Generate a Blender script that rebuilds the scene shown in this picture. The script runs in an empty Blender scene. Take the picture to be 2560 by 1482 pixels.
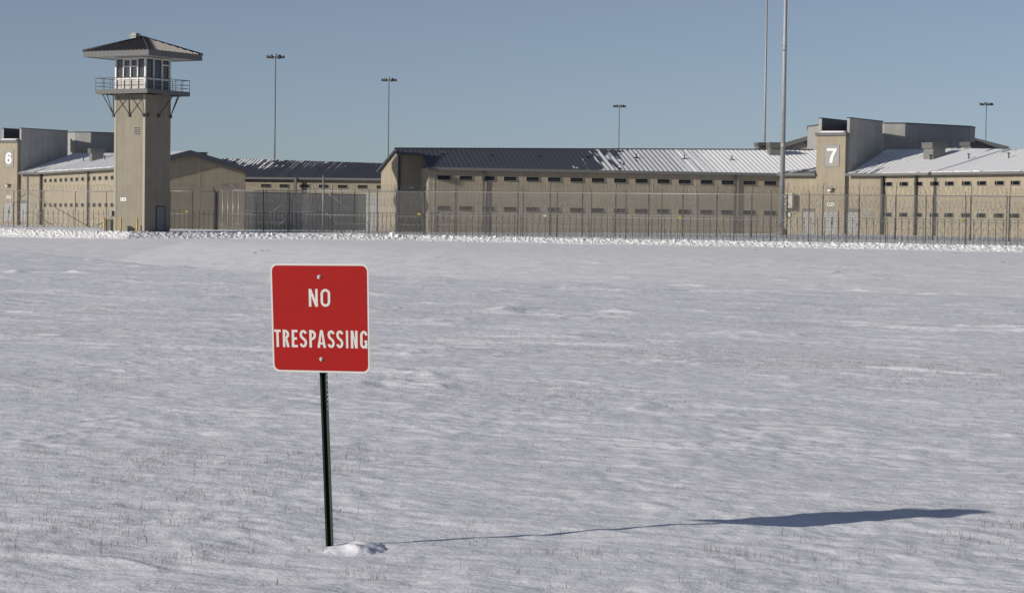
import bpy, math, random
import numpy as np
from mathutils import Vector, Matrix
random.seed(7)
rng = np.random.default_rng(11)
SC = bpy.context.scene
COL = SC.collection
R = math.radians

# ------------------------------------------------------------------ camera
FPX, CX, CY = 5600.0, 1280.0, 741.0
CAMZ = 1.91
PITCH, ROLL = R(1.954), R(0.8)
CM = Matrix.Rotation(math.pi/2-PITCH, 3, 'X') @ Matrix.Rotation(ROLL, 3, 'Z')
cd = bpy.data.cameras.new('camera')
cd.sensor_width = 36; cd.lens = FPX/2560*36; cd.clip_start = .5; cd.clip_end = 12000
cam = bpy.data.objects.new('camera', cd); COL.objects.link(cam)
cam.matrix_world = Matrix.Translation((0, 0, CAMZ)) @ CM.to_4x4()
SC.camera = cam
SC.render.resolution_x, SC.render.resolution_y = 1024, 592

# ------------------------------------------------------------------ light
SUN_AZ, SUN_EL = R(27.5), R(19.6)          # light travels along +x turned by SUN_AZ towards +y
tdir = Vector((math.cos(SUN_AZ)*math.cos(SUN_EL), math.sin(SUN_AZ)*math.cos(SUN_EL), -math.sin(SUN_EL)))
sd = bpy.data.lights.new('sun', 'SUN'); sd.energy = 4.85; sd.angle = R(0.53); sd.color = (1, .93, .82)
sun = bpy.data.objects.new('sun', sd); COL.objects.link(sun)
sun.rotation_euler = tdir.to_track_quat('-Z', 'Y').to_euler()
wd = bpy.data.worlds.new('World'); SC.world = wd; wd.use_nodes = True
nt = wd.node_tree; nt.nodes.clear()
sky = nt.nodes.new('ShaderNodeTexSky'); sky.sky_type = 'NISHITA'; sky.sun_disc = False
sky.sun_elevation = SUN_EL
sky.sun_rotation = math.atan2(-tdir.x, -tdir.y)
sky.air_density = .6; sky.dust_density = .3; sky.ozone_density = 3.2; sky.altitude = 200
hsv = nt.nodes.new('ShaderNodeHueSaturation'); hsv.inputs['Saturation'].default_value = .69
bg = nt.nodes.new('ShaderNodeBackground'); bg.inputs[1].default_value = .088
wo = nt.nodes.new('ShaderNodeOutputWorld')
nt.links.new(sky.outputs[0], hsv.inputs['Color']); nt.links.new(hsv.outputs[0], bg.inputs[0]); nt.links.new(bg.outputs[0], wo.inputs[0])
SC.view_settings.view_transform = 'Standard'; SC.view_settings.look = 'None'
SC.view_settings.exposure = -0.3; SC.view_settings.gamma = 1
SC.render.engine = 'CYCLES'
SC.cycles.transparent_max_bounces = 24

# ------------------------------------------------------------------ helpers
def W(u, v, Y):
    """world point seen at photograph pixel (u, v) standing Y metres away"""
    d = CM @ Vector((u-CX, CY-v, -FPX)); k = Y/d.y
    return Vector((d.x*k, Y, CAMZ+d.z*k))
def WX(u, v, Y): return W(u, v, Y).x

def hit_line(u, v, P, Q):
    """plan distance along line P->Q where the ray through pixel (u, v) crosses it"""
    d = CM @ Vector((u-CX, CY-v, -FPX)); e = (Q-P).normalized()
    # P + s e = k d
    det = -e.x*d.y + d.x*e.y
    return (P.x*d.y - d.x*P.y)/det
def v2(x, y): return Vector((x, y))

class Frame:
    def __init__(s, o, ang): s.o = Vector((o[0], o[1], o[2] if len(o) > 2 else 0)); s.a = ang; s.c, s.s = math.cos(ang), math.sin(ang)
    def __call__(s, x, y, z=0): return Vector((s.o.x+s.c*x-s.s*y, s.o.y+s.s*x+s.c*y, s.o.z+z))
IDF = Frame((0, 0, 0), 0)
def line_frame(P, Q): return Frame((P[0], P[1], 0), math.atan2(Q[1]-P[1], Q[0]-P[0]))

class MB:
    def __init__(s, F=None): s.v = []; s.f = []; s.m = []; s.F = F or IDF; s.uv = {}; s.sm = set()
    def add(s, pts, faces, mi=0, smooth=False):
        b = len(s.v); s.v += [s.F(*p) for p in pts]
        for f in faces:
            if smooth: s.sm.add(len(s.f))
            s.f.append([b+i for i in f]); s.m.append(mi)
        return s
    def box(s, x0, x1, y0, y1, z0, z1, mi=0):
        if x0 > x1: x0, x1 = x1, x0
        if y0 > y1: y0, y1 = y1, y0
        if z0 > z1: z0, z1 = z1, z0
        return s.add([(x0,y0,z0),(x1,y0,z0),(x1,y1,z0),(x0,y1,z0),(x0,y0,z1),(x1,y0,z1),(x1,y1,z1),(x0,y1,z1)],
            [(0,3,2,1),(4,5,6,7),(0,1,5,4),(1,2,6,5),(2,3,7,6),(3,0,4,7)], mi)
    def prism(s, low, high, mi=0):
        """closed solid between two matching loops of 3D points"""
        n = len(low)
        return s.add(list(low)+list(high), [tuple(range(n))[::-1], tuple(range(n, 2*n))]+[(i, (i+1) % n, n+(i+1) % n, n+i) for i in range(n)], mi)
    def pxy(s, pts, z0, z1, mi=0): return s.prism([(x, y, z0) for x, y in pts], [(x, y, z1) for x, y in pts], mi)
    def pxz(s, pts, y0, y1, mi=0): return s.prism([(x, y1, z) for x, z in pts], [(x, y0, z) for x, z in pts], mi)
    def tube(s, p, q, r, n=6, mi=0, r2=None, cap=True):
        p, q = Vector(p), Vector(q); d = (q-p).normalized(); a = d.orthogonal().normalized(); b = d.cross(a)
        r2 = r if r2 is None else r2; vs = []
        for c, rr in ((p, r), (q, r2)):
            for i in range(n):
                t = 2*math.pi*i/n; w = c+a*math.cos(t)*rr+b*math.sin(t)*rr; vs.append(tuple(w))
        k = len(s.f)
        s.add(vs, [(i, (i+1) % n, n+(i+1) % n, n+i) for i in range(n)], mi, smooth=n > 5)
        if cap: s.add([], []); s.f += [[len(s.v)-2*n+i for i in range(n)][::-1], [len(s.v)-n+i for i in range(n)]]; s.m += [mi, mi]
        return s
    def build(s, name, mats, parent=None, loc=None):
        """link as one mesh object; vertices are given in world space and re-based on the parent's location"""
        me = bpy.data.meshes.new(name)
        off = parent_loc(parent) if parent else (Vector(loc) if loc else Vector((0, 0, 0)))
        me.from_pydata([tuple(p-off) for p in s.v], [], s.f)
        for m in (mats if isinstance(mats, (list, tuple)) else [mats]): me.materials.append(m)
        if any(s.m): me.polygons.foreach_set('material_index', s.m)
        if s.sm:
            for i in s.sm: me.polygons[i].use_smooth = True
        if s.uv:
            ul = me.uv_layers.new(name='UVMap')
            for pi, uvs in s.uv.items():
                p = me.polygons[pi]
                for k, li in enumerate(p.loop_indices): ul.data[li].uv = uvs[k]
        me.update()
        o = bpy.data.objects.new(name, me); COL.objects.link(o)
        if parent: o.parent = parent
        elif loc: o.location = off
        return o
def parent_loc(p):
    l = Vector((0, 0, 0))
    while p: l += p.location; p = p.parent
    return l
def tag(o, label=None, cat=None, group=None, kind=None):
    if label: o['label'] = label
    if cat: o['category'] = cat
    if group: o['group'] = group
    if kind: o['kind'] = kind
    return o
def thing(name, loc, label, cat, group=None, rz=0):
    o = bpy.data.objects.new(name, None); COL.objects.link(o); o.location = loc; o.rotation_euler.z = rz
    o.empty_display_size = .3
    return tag(o, label, cat, group)
def copy_obj(o, parent, loc, rz=0):
    c = o.copy(); COL.objects.link(c); c.parent = parent; c.location = Vector(loc)-(parent_loc(parent) if parent else Vector((0, 0, 0))); c.rotation_euler.z = rz
    return c
def copy_tree(o, parent=None):
    c = o.copy(); COL.objects.link(c); c.parent = parent
    for ch in [x for x in bpy.data.objects if x.parent == o]: copy_tree(ch, c)
    return c

# ------------------------------------------------------------------ materials
def mat(name, col, rough=.7, metal=0, var=.0, vscale=3, bump=0, bscale=20, stretch=(1, 1, 1), spec=None):
    m = bpy.data.materials.new(name); m.use_nodes = True; t = m.node_tree; b = t.nodes['Principled BSDF']
    b.inputs['Base Color'].default_value = (*col, 1); b.inputs['Roughness'].default_value = rough; b.inputs['Metallic'].default_value = metal
    if spec is not None: b.inputs['Specular IOR Level'].default_value = spec
    if var or bump:
        tc = t.nodes.new('ShaderNodeTexCoord'); mp = t.nodes.new('ShaderNodeMapping'); mp.inputs['Scale'].default_value = stretch
        t.links.new(tc.outputs['Object'], mp.inputs[0])
    if var:
        n = t.nodes.new('ShaderNodeTexNoise'); n.inputs['Scale'].default_value = vscale; n.inputs['Detail'].default_value = 6; n.inputs['Roughness'].default_value = .65
        t.links.new(mp.outputs[0], n.inputs['Vector'])
        mr = t.nodes.new('ShaderNodeMapRange'); mr.inputs[1].default_value = .3; mr.inputs[2].default_value = .7; mr.inputs[3].default_value = 1-var; mr.inputs[4].default_value = 1+var
        t.links.new(n.outputs[0], mr.inputs[0])
        mx = t.nodes.new('ShaderNodeVectorMath'); mx.operation = 'SCALE'; mx.inputs[0].default_value = col
        t.links.new(mr.outputs[0], mx.inputs['Scale']); t.links.new(mx.outputs[0], b.inputs['Base Color'])
    if bump:
        n2 = t.nodes.new('ShaderNodeTexNoise'); n2.inputs['Scale'].default_value = bscale; n2.inputs['Detail'].default_value = 4
        t.links.new(mp.outputs[0], n2.inputs['Vector'])
        bp = t.nodes.new('ShaderNodeBump'); bp.inputs['Strength'].default_value = .6; bp.inputs['Distance'].default_value = bump
        t.links.new(n2.outputs[0], bp.inputs['Height']); t.links.new(bp.outputs[0], b.inputs['Normal'])
    return m

def wall_mat(name, col, streak):
    """painted precast concrete: blotches, faint form-board courses and rain streaks"""
    m = mat(name, col, .85, 0, .0)
    t = m.node_tree; b = t.nodes['Principled BSDF']; L = t.links
    g = t.nodes.new('ShaderNodeNewGeometry'); sp = t.nodes.new('ShaderNodeSeparateXYZ'); L.new(g.outputs['Position'], sp.inputs[0])
    a = t.nodes.new('ShaderNodeTexNoise'); a.inputs['Scale'].default_value = .55; a.inputs['Detail'].default_value = 8; a.inputs['Roughness'].default_value = .7
    L.new(g.outputs['Position'], a.inputs['Vector'])
    mp = t.nodes.new('ShaderNodeMapping'); mp.inputs['Scale'].default_value = (2.6, 2.6, .18); L.new(g.outputs['Position'], mp.inputs[0])
    s = t.nodes.new('ShaderNodeTexNoise'); s.inputs['Scale'].default_value = 1; s.inputs['Detail'].default_value = 5; s.inputs['Roughness'].default_value = .7
    L.new(mp.outputs[0], s.inputs['Vector'])
    w = t.nodes.new('ShaderNodeMath'); w.operation = 'MULTIPLY'; w.inputs[1].default_value = 1/.61; L.new(sp.outputs['Z'], w.inputs[0])
    fr = t.nodes.new('ShaderNodeMath'); fr.operation = 'FRACT'; L.new(w.outputs[0], fr.inputs[0])
    gt = t.nodes.new('ShaderNodeMath'); gt.operation = 'GREATER_THAN'; gt.inputs[1].default_value = .07; L.new(fr.outputs[0], gt.inputs[0])
    def mr(src, lo, hi, i0=.3, i1=.7):
        n = t.nodes.new('ShaderNodeMapRange'); n.inputs[1].default_value = i0; n.inputs[2].default_value = i1; n.inputs[3].default_value = lo; n.inputs[4].default_value = hi; L.new(src, n.inputs[0]); return n.outputs[0]
    def mul(x, y):
        n = t.nodes.new('ShaderNodeMath'); n.operation = 'MULTIPLY'; L.new(x, n.inputs[0]); L.new(y, n.inputs[1]); return n.outputs[0]
    k = mul(mul(mr(a.outputs[0], .88, 1.1), mr(s.outputs[0], 1-streak, 1+streak*.6)), mr(gt.outputs[0], .95, 1, 0, 1))
    sc = t.nodes.new('ShaderNodeVectorMath'); sc.operation = 'SCALE'; sc.inputs[0].default_value = col; L.new(k, sc.inputs['Scale']); L.new(sc.outputs[0], b.inputs['Base Color'])
    return m

M = {}
M['tan'] = wall_mat('tan_concrete', (.33, .285, .215), .13)
M['tan2'] = wall_mat('tan_concrete_tower', (.255, .227, .180), .12)
M['grey'] = wall_mat('grey_concrete', (.34, .335, .325), .16)
M['yard'] = wall_mat('yard_concrete', (.62, .56, .47), .10)
M['joint'] = mat('joint_sealant', (.45, .43, .39), .7)
M['edge'] = mat('pale_corner_concrete', (.34, .315, .25), .8, var=.08)
M['fascia'] = mat('slate_blue_metal', (.075, .08, .10), .6, .0, var=.08, spec=.15)
M['fascia2'] = mat('grey_painted_metal', (.16, .162, .163), .7, var=.07, spec=.12)
M['rib'] = mat('roof_rib_metal', (.035, .038, .055), .45)
M['dark'] = mat('dark_opening', (.012, .013, .015), .35)
M['glass'] = mat('window_glass', (.008, .009, .011), .3, spec=.15)
M['frame'] = mat('window_frame', (.24, .235, .22), .5)
M['steel'] = mat('galvanised_steel', (.22, .225, .23), .5, .35, var=.12, vscale=6)
M['steel_dark'] = mat('dark_weathered_steel', (.085, .087, .09), .6, .2, var=.15, vscale=6)
M['rail'] = mat('bright_galvanised_rail', (.30, .31, .31), .4, .3)
M['stake'] = mat('dark_stake_steel', (.05, .052, .055), .6, .2)
M['razor'] = mat('razor_wire_steel', (.18, .18, .18), .45, .4)
M['white'] = mat('white_painted_frame', (.66, .66, .65), .5, var=.04)
M['panelw'] = mat('off_white_panel', (.46, .45, .42), .55, var=.06, vscale=8)
M['door'] = mat('pale_grey_door', (.30, .30, .285), .55, var=.04)
M['doorb'] = mat('blue_grey_door', (.17, .185, .22), .5)
M['yellow'] = mat('yellow_bollard_paint', (.46, .36, .06), .5, var=.12, vscale=9)
M['cab'] = mat('green_grey_cabinet', (.17, .175, .15), .5, var=.05)
M['pole'] = mat('galvanised_pole', (.31, .32, .33), .55, .2, var=.12, vscale=3)
M['mast'] = mat('weathered_mast', (.16, .165, .17), .6, .2)
M['conc'] = mat('rough_concrete', (.27, .25, .21), .95, var=.18, vscale=5, bump=.02, bscale=14)
M['numw'] = mat('white_numeral', (.82, .82, .80), .6)
M['nump'] = mat('grey_number_panel', (.29, .29, .28), .7, var=.05, vscale=4)
M['column'] = mat('dark_brown_column', (.075, .068, .066), .6)
M['lamp'] = mat('lamp_glass', (.6, .6, .56), .2)
M['ac'] = mat('cream_ac_casing', (.42, .40, .34), .5, var=.04)
M['rtu'] = mat('grey_rooftop_unit', (.17, .17, .162), .55, var=.08, vscale=2)
M['red'] = mat('red_reflective_sheet', (.29, .006, .006), .5, var=.04, vscale=9, spec=.12)
M['signw'] = mat('white_reflective_sheet', (.52, .52, .50), .42)
M['alum'] = mat('aluminium_back', (.45, .45, .46), .4, .7)
M['post'] = mat('dark_green_post', (.010, .021, .017), .65, .0, spec=.15, var=.2, vscale=12)
M['postlit'] = mat('lit_grey_green_post', (.040, .046, .040), .65, .0, spec=.2, var=.2, vscale=12)  # paler copy of the post green: its lit right side put into colour
M['bolt'] = mat('zinc_bolt', (.42, .44, .47), .45, .3)

M['shade_panel'] = mat('shaded_blue_grey_panel', (.11, .12, .145), .5)
def mesh_mat():
    """chain-link fabric: a woven diamond of wire at real size, open between the wires"""
    m = bpy.data.materials.new('chain_link'); m.use_nodes = True; t = m.node_tree; L = t.links; b = t.nodes['Principled BSDF']; out = t.nodes['Material Output']
    b.inputs['Base Color'].default_value = (.11, .108, .105, 1); b.inputs['Roughness'].default_value = .55; b.inputs['Metallic'].default_value = .3
    uv = t.nodes.new('ShaderNodeUVMap'); sp = t.nodes.new('ShaderNodeSeparateXYZ'); L.new(uv.outputs[0], sp.inputs[0])
    def mth(op, a, c):
        n = t.nodes.new('ShaderNodeMath'); n.operation = op
        for i, x in enumerate((a, c)):
            if x is None: continue
            if isinstance(x, (int, float)): n.inputs[i].default_value = x
            else: L.new(x, n.inputs[i])
        return n.outputs[0]
    ws = []
    for op in ('ADD', 'SUBTRACT'):
        s = mth(op, sp.outputs['X'], sp.outputs['Y']); s = mth('MULTIPLY', s, 1/.06); s = mth('FRACT', s, None); ws.append(mth('LESS_THAN', s, .085))
    k = mth('MAXIMUM', ws[0], ws[1])
    tr = t.nodes.new('ShaderNodeBsdfTransparent'); mx = t.nodes.new('ShaderNodeMixShader')
    L.new(k, mx.inputs[0]); L.new(tr.outputs[0], mx.inputs[1]); L.new(b.outputs[0], mx.inputs[2]); L.new(mx.outputs[0], out.inputs[0])
    return m
M['mesh'] = mesh_mat()

def roof_mat(name, s0, s1, lo, hi, topband=0.0, base=(.068, .073, .095)):
    """standing-seam metal with lying snow: cover runs from lo at s0 to hi at s1 (UV in metres)"""
    m = bpy.data.materials.new(name); m.use_nodes = True; t = m.node_tree; L = t.links; b = t.nodes['Principled BSDF']
    uv = t.nodes.new('ShaderNodeUVMap'); sp = t.nodes.new('ShaderNodeSeparateXYZ'); L.new(uv.outputs[0], sp.inputs[0])
    cov = t.nodes.new('ShaderNodeMapRange'); cov.inputs[1].default_value = s0; cov.inputs[2].default_value = s1; cov.inputs[3].default_value = lo; cov.inputs[4].default_value = hi
    L.new(sp.outputs['X'], cov.inputs[0])
    mp = t.nodes.new('ShaderNodeMapping'); mp.inputs['Scale'].default_value = (1.2, .30, 1); L.new(uv.outputs[0], mp.inputs[0])
    n = t.nodes.new('ShaderNodeTexNoise'); n.inputs['Scale'].default_value = 1.1; n.inputs['Detail'].default_value = 6; n.inputs['Roughness'].default_value = .6; L.new(mp.outputs[0], n.inputs['Vector'])
    # pan-by-pan jitter so that snow ends at seams
    fl = t.nodes.new('ShaderNodeMath'); fl.operation = 'FLOOR'; q = t.nodes.new('ShaderNodeMath'); q.operation = 'DIVIDE'; q.inputs[1].default_value = .47; L.new(sp.outputs['X'], q.inputs[0]); L.new(q.outputs[0], fl.inputs[0])
    wn = t.nodes.new('ShaderNodeTexWhiteNoise'); wn.noise_dimensions = '1D'; L.new(fl.outputs[0], wn.inputs['W'])
    def mth(op, a, c=None):
        x = t.nodes.new('ShaderNodeMath'); x.operation = op
        for i, y in enumerate((a, c)):
            if y is None: continue
            if isinstance(y, (int, float)): x.inputs[i].default_value = y
            else: L.new(y, x.inputs[i])
        return x.outputs[0]
    k = mth('ADD', n.outputs[0], mth('MULTIPLY', mth('SUBTRACT', wn.outputs[0], .5), .20))
    k = mth('ADD', k, mth('SUBTRACT', cov.outputs[0], .5))
    if topband:
        tb = mth('MULTIPLY', mth('SUBTRACT', sp.outputs['Y'], 3.0), topband); k = mth('ADD', k, tb)
    st = t.nodes.new('ShaderNodeMapRange'); st.inputs[1].default_value = .49; st.inputs[2].default_value = .53; st.clamp = True; L.new(k, st.inputs[0])
    c = t.nodes.new('ShaderNodeMix'); c.data_type = 'RGBA'; c.inputs[6].default_value = (*base, 1); c.inputs[7].default_value = (.86, .865, .89, 1)
    L.new(st.outputs[0], c.inputs[0]); L.new(c.outputs[2], b.inputs['Base Color'])
    rr = t.nodes.new('ShaderNodeMapRange'); rr.inputs[3].default_value = .5; rr.inputs[4].default_value = .9; L.new(st.outputs[0], rr.inputs[0]); L.new(rr.outputs[0], b.inputs['Roughness'])
    bp = t.nodes.new('ShaderNodeBump'); bp.inputs['Distance'].default_value = .05; bp.inputs['Strength'].default_value = .7
    L.new(k, bp.inputs['Height']); L.new(bp.outputs[0], b.inputs['Normal'])
    return m

def snow_mat():
    m = bpy.data.materials.new('wind_packed_snow'); m.use_nodes = True; t = m.node_tree; L = t.links; b = t.nodes['Principled BSDF']
    b.inputs['Roughness'].default_value = .75; b.inputs['Specular IOR Level'].default_value = .25
    g = t.nodes.new('ShaderNodeNewGeometry'); sp = t.nodes.new('ShaderNodeSeparateXYZ'); L.new(g.outputs['Position'], sp.inputs[0])
    def noise(scale, sx, sy, det=6, rough=.6, rot=0):
        mp = t.nodes.new('ShaderNodeMapping'); mp.inputs['Scale'].default_value = (sx, sy, 1); mp.inputs['Rotation'].default_value = (0, 0, rot); L.new(g.outputs['Position'], mp.inputs[0])
        n = t.nodes.new('ShaderNodeTexNoise'); n.inputs['Scale'].default_value = scale; n.inputs['Detail'].default_value = det; n.inputs['Roughness'].default_value = rough
        L.new(mp.outputs[0], n.inputs['Vector']); return n.outputs[0]
    def mr(src, i0, i1, o0, o1):
        n = t.nodes.new('ShaderNodeMapRange'); n.inputs[1].default_value = i0; n.inputs[2].default_value = i1; n.inputs[3].default_value = o0; n.inputs[4].default_value = o1; L.new(src, n.inputs[0]); return n.outputs[0]
    def mul(x, y):
        n = t.nodes.new('ShaderNodeMath'); n.operation = 'MULTIPLY'; L.new(x, n.inputs[0])
        if isinstance(y, float): n.inputs[1].default_value = y
        else: L.new(y, n.inputs[1])
        return n.outputs[0]
    # snow a little darker and bluer up to the crest line, whiter beyond it
    def mth(op, x, y=None, z=None):
        n = t.nodes.new('ShaderNodeMath'); n.operation = op
        for i, q_ in enumerate((x, y, z)):
            if q_ is None: continue
            if isinstance(q_, (int, float)): n.inputs[i].default_value = q_
            else: L.new(q_, n.inputs[i])
        return n.outputs[0]
    yl = mth('MAXIMUM', mth('MULTIPLY', mth('ADD', sp.outputs['X'], 4.), -2.1), 0.)
    yr = mth('MAXIMUM', mth('MULTIPLY', sp.outputs['X'], .7), 0.)
    rel = mth('ADD', mth('SUBTRACT', sp.outputs['Y'], mth('SUBTRACT', yl, yr)), mth('MULTIPLY', mth('SUBTRACT', noise(.12, .5, 1, 5, .6), .5), 26.))
    thick = mr(rel, 66, 86, 0, 1)
    thin = t.nodes.new('ShaderNodeMix'); thin.data_type = 'RGBA'; thin.inputs[6].default_value = (.83, .84, .895, 1); thin.inputs[7].default_value = (.885, .89, .925, 1)
    L.new(thick, thin.inputs[0])
    # turf ghosting through where the cover is thinnest
    p1 = noise(.22, .35, 1, 4, .55, .12); p2 = noise(5.5, .5, 1, 6, .7, .1)
    pm = mul(mr(p1, .50, .68, 0, 1), mr(p2, .47, .68, 0, 1)); pm = mul(pm, mr(sp.outputs['Y'], 50, 75, .55, 0))
    c2 = t.nodes.new('ShaderNodeMix'); c2.data_type = 'RGBA'; L.new(pm, c2.inputs[0]); L.new(thin.outputs[2], c2.inputs[6]); c2.inputs[7].default_value = (.38, .35, .30, 1)
    # icy crust versus loose drift
    p3 = noise(1.3, .55, 1, 7, .66, .13)
    k = mr(p3, .3, .72, .90, 1.07)
    sc = t.nodes.new('ShaderNodeVectorMath'); sc.operation = 'SCALE'; L.new(c2.outputs[2], sc.inputs[0]); L.new(k, sc.inputs['Scale']); L.new(sc.outputs[0], b.inputs['Base Color'])
    h1 = noise(7, .7, 1, 6, .62, .12); h2 = noise(45, .8, 1, 3, .6, .1)
    add = t.nodes.new('ShaderNodeMath'); add.operation = 'MULTIPLY_ADD'; L.new(h2, add.inputs[0]); add.inputs[1].default_value = .16; L.new(h1, add.inputs[2])
    bp = t.nodes.new('ShaderNodeBump'); bp.inputs['Distance'].default_value = .022; bp.inputs['Strength'].default_value = 1
    L.new(add.outputs[0], bp.inputs['Height']); L.new(bp.outputs[0], b.inputs['Normal'])
    return m
M['snow'] = snow_mat()
M['snowbank'] = mat('ploughed_snow', (.74, .745, .765), .9, var=.05, vscale=2, bump=.05, bscale=4)

# ------------------------------------------------------------------ terrain
def fade(t): return t*t*t*(t*(t*6-15)+10)
_perm = rng.permutation(4096)
_gr = rng.uniform(0, 2*math.pi, 4096)
def pn(x, y, seed=0):
    xi = np.floor(x).astype(np.int64); yi = np.floor(y).astype(np.int64); fx = x-xi; fy = y-yi
    def g(ix, iy, dx, dy):
        a = _gr[_perm[(_perm[(ix+seed*57) & 4095]+iy) & 4095]]
        return np.cos(a)*dx+np.sin(a)*dy
    u, v = fade(fx), fade(fy)
    a = g(xi, yi, fx, fy); b = g(xi+1, yi, fx-1, fy); c = g(xi, yi+1, fx, fy-1); d = g(xi+1, yi+1, fx-1, fy-1)
    return (a+(b-a)*u)*(1-v)+(c+(d-c)*u)*v
def sstep(x, a, b):
    t = np.clip((x-a)/(b-a), 0, 1); return t*t*(3-2*t)
BX = np.array([-400, -90, -52, -40, -33, -24, -8, 39, 70, 400.]); BY = np.array([300, 236, 214, 200, 193, 195, 192, 170, 158, 150.])
CXs = np.array([-400, -26, -8.7, -4.3, 4, 14, 60, 400.]); CYs = np.array([140, 114, 77, 73, 70, 62, 50, 50.])
DPT = np.array([1.2, 1.3, 1.05, .85, .5, .38, .34, .3])
def ground_z(x, y, fine=True):
    x = np.asarray(x, float); y = np.asarray(y, float)
    yb = np.interp(x, BX, BY); yc = np.interp(x, CXs, CYs); dep = np.interp(x, CXs, DPT)
    t = y-yc
    z = -dep*(sstep(t, -2, 10)-sstep(t, 17, 75))
    z += -.30*sstep(-x, 10, 45)*sstep(t, 30, 90)
    q = y-yb
    zc = np.interp(x, [-60, -20, 10, 30], [.5, .55, .8, 1.0])
    z = z*(1-sstep(q, -3, 2)) + (.38*sstep(q, -3, 2)+(zc-.38)*sstep(q, 8, 18))*1.0
    z += .12*pn(x/23., y/31., 3)*sstep(y, 15, 40)*(1-sstep(q, -8, 0)) 
    if fine:
        near = 1-sstep(y, 120, 190)
        wx = x*math.cos(.18)-y*math.sin(.18)+.5*pn(x/2.3, y/2.7, 2); wy = x*math.sin(.18)+y*math.cos(.18)+.5*pn(x/2.1, y/2.5, 1)
        n0 = pn(wx/3.4, wy/2.2, 4); n1 = pn(wx/1.15, wy/.8, 5); n2 = pn(wx/.42+n1, wy/.27+.6*n1, 7); n3 = pn(wx/.16, wy/.12, 9)
        rid = 1-np.abs(pn(wx/1.9+1.1*n1, wy/1.1+.5*n0, 12))*2.4
        msk = .3+.7*sstep(pn(wx/7., wy/3.6, 13), -.3, .3)
        far = sstep(y, 22, 45)*(1-sstep(y, 95, 150))
        dr = 1-np.abs(pn(wx/9+1.2*n0, wy/5.5, 14))*2.6
        z += near*(.016*n0+.019*n1+.024*n2*(.5+.5*msk)*(1-.55*sstep(y, 20, 40))+.0075*n3+.012*np.clip(rid, 0, 1)**3*msk)
        st1 = np.clip(1-np.abs(pn(wx/4.2, wy/1.7+.3*n0, 51))*9, 0, 1)*sstep(pn(wx/5., wy/4., 52), .12, .38)
        st2 = np.clip(1-np.abs(pn(wx/1.8, wy/.8+.3*n0, 53))*7, 0, 1)*sstep(pn(wx/2.6, wy/2.2, 54), .1, .35)
        z += far*(.03*np.clip(dr, 0, 1)**2.5+.025*n0+.075*st1)+.030*st2*sstep(y, 16, 26)*(1-sstep(y, 60, 90))
        z += (.030*pn(x/1.3, y/1.5, 15)+.03*pn(x/3.1, y/4., 16))*sstep(y, 70, 115)*(1-sstep(q, -2, 0))+(.03*pn(x/1.4, y/1.1, 15))*sstep(q, 0, 4)*(1-sstep(q, 60, 100))
        z += .035*pn(x/6., y/4.6, 17)*near*sstep(y, 10, 14)-FOOT*np.exp(-((x-SBX)**2+(y-13.)**2)/1.6)
    return z
FOOT, SBX = 0., WX(822, 1366, 13.)
def gz(x, y): return float(ground_z(np.array([x]), np.array([y]))[0])
FOOT = gz(SBX, 13.)-W(822, 1366, 13.).z

def np_mesh(name, verts, quads, m):
    me = bpy.data.meshes.new(name); me.vertices.add(len(verts)); me.vertices.foreach_set('co', verts.astype(np.float32).ravel())
    me.loops.add(quads.size); me.loops.foreach_set('vertex_index', quads.astype(np.int32).ravel())
    k = quads.shape[1]; me.polygons.add(len(quads)); me.polygons.foreach_set('loop_start', np.arange(0, quads.size, k, dtype=np.int32)); me.polygons.foreach_set('loop_total', np.full(len(quads), k, np.int32))
    me.materials.append(m); me.polygons.foreach_set('use_smooth', np.ones(len(quads), bool)); me.update(calc_edges=True)
    o = bpy.data.objects.new(name, me); COL.objects.link(o); return o

rr = np.concatenate([[.3, 1, 2, 3, 4, 5, 6, 7, 8, 8.6], np.geomspace(9.2, 28, 430), np.geomspace(28, 90, 520)[1:], np.geomspace(90, 215, 260)[1:], np.geomspace(215, 6000, 60)[1:]])
aa = np.concatenate([np.linspace(-180, -40, 20)[:-1], np.linspace(-40, -15.5, 60)[:-1], np.linspace(-15.5, 15.5, 640), np.linspace(15.5, 40, 60)[1:], np.linspace(40, 180, 20)[1:]])
RR, AA = np.meshgrid(rr, np.radians(aa), indexing='ij')
X = RR*np.sin(AA); Y = RR*np.cos(AA); Z = ground_z(X, Y)
nr, na = X.shape
idx = np.arange(nr*na).reshape(nr, na)
q = np.stack([idx[:-1, :-1], idx[:-1, 1:], idx[1:, 1:], idx[1:, :-1]], -1).reshape(-1, 4)[:, ::-1]
gnd = np_mesh('snow_ground', np.stack([X, Y, Z], -1).reshape(-1, 3), q, M['snow']); tag(gnd, kind='structure')

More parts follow.
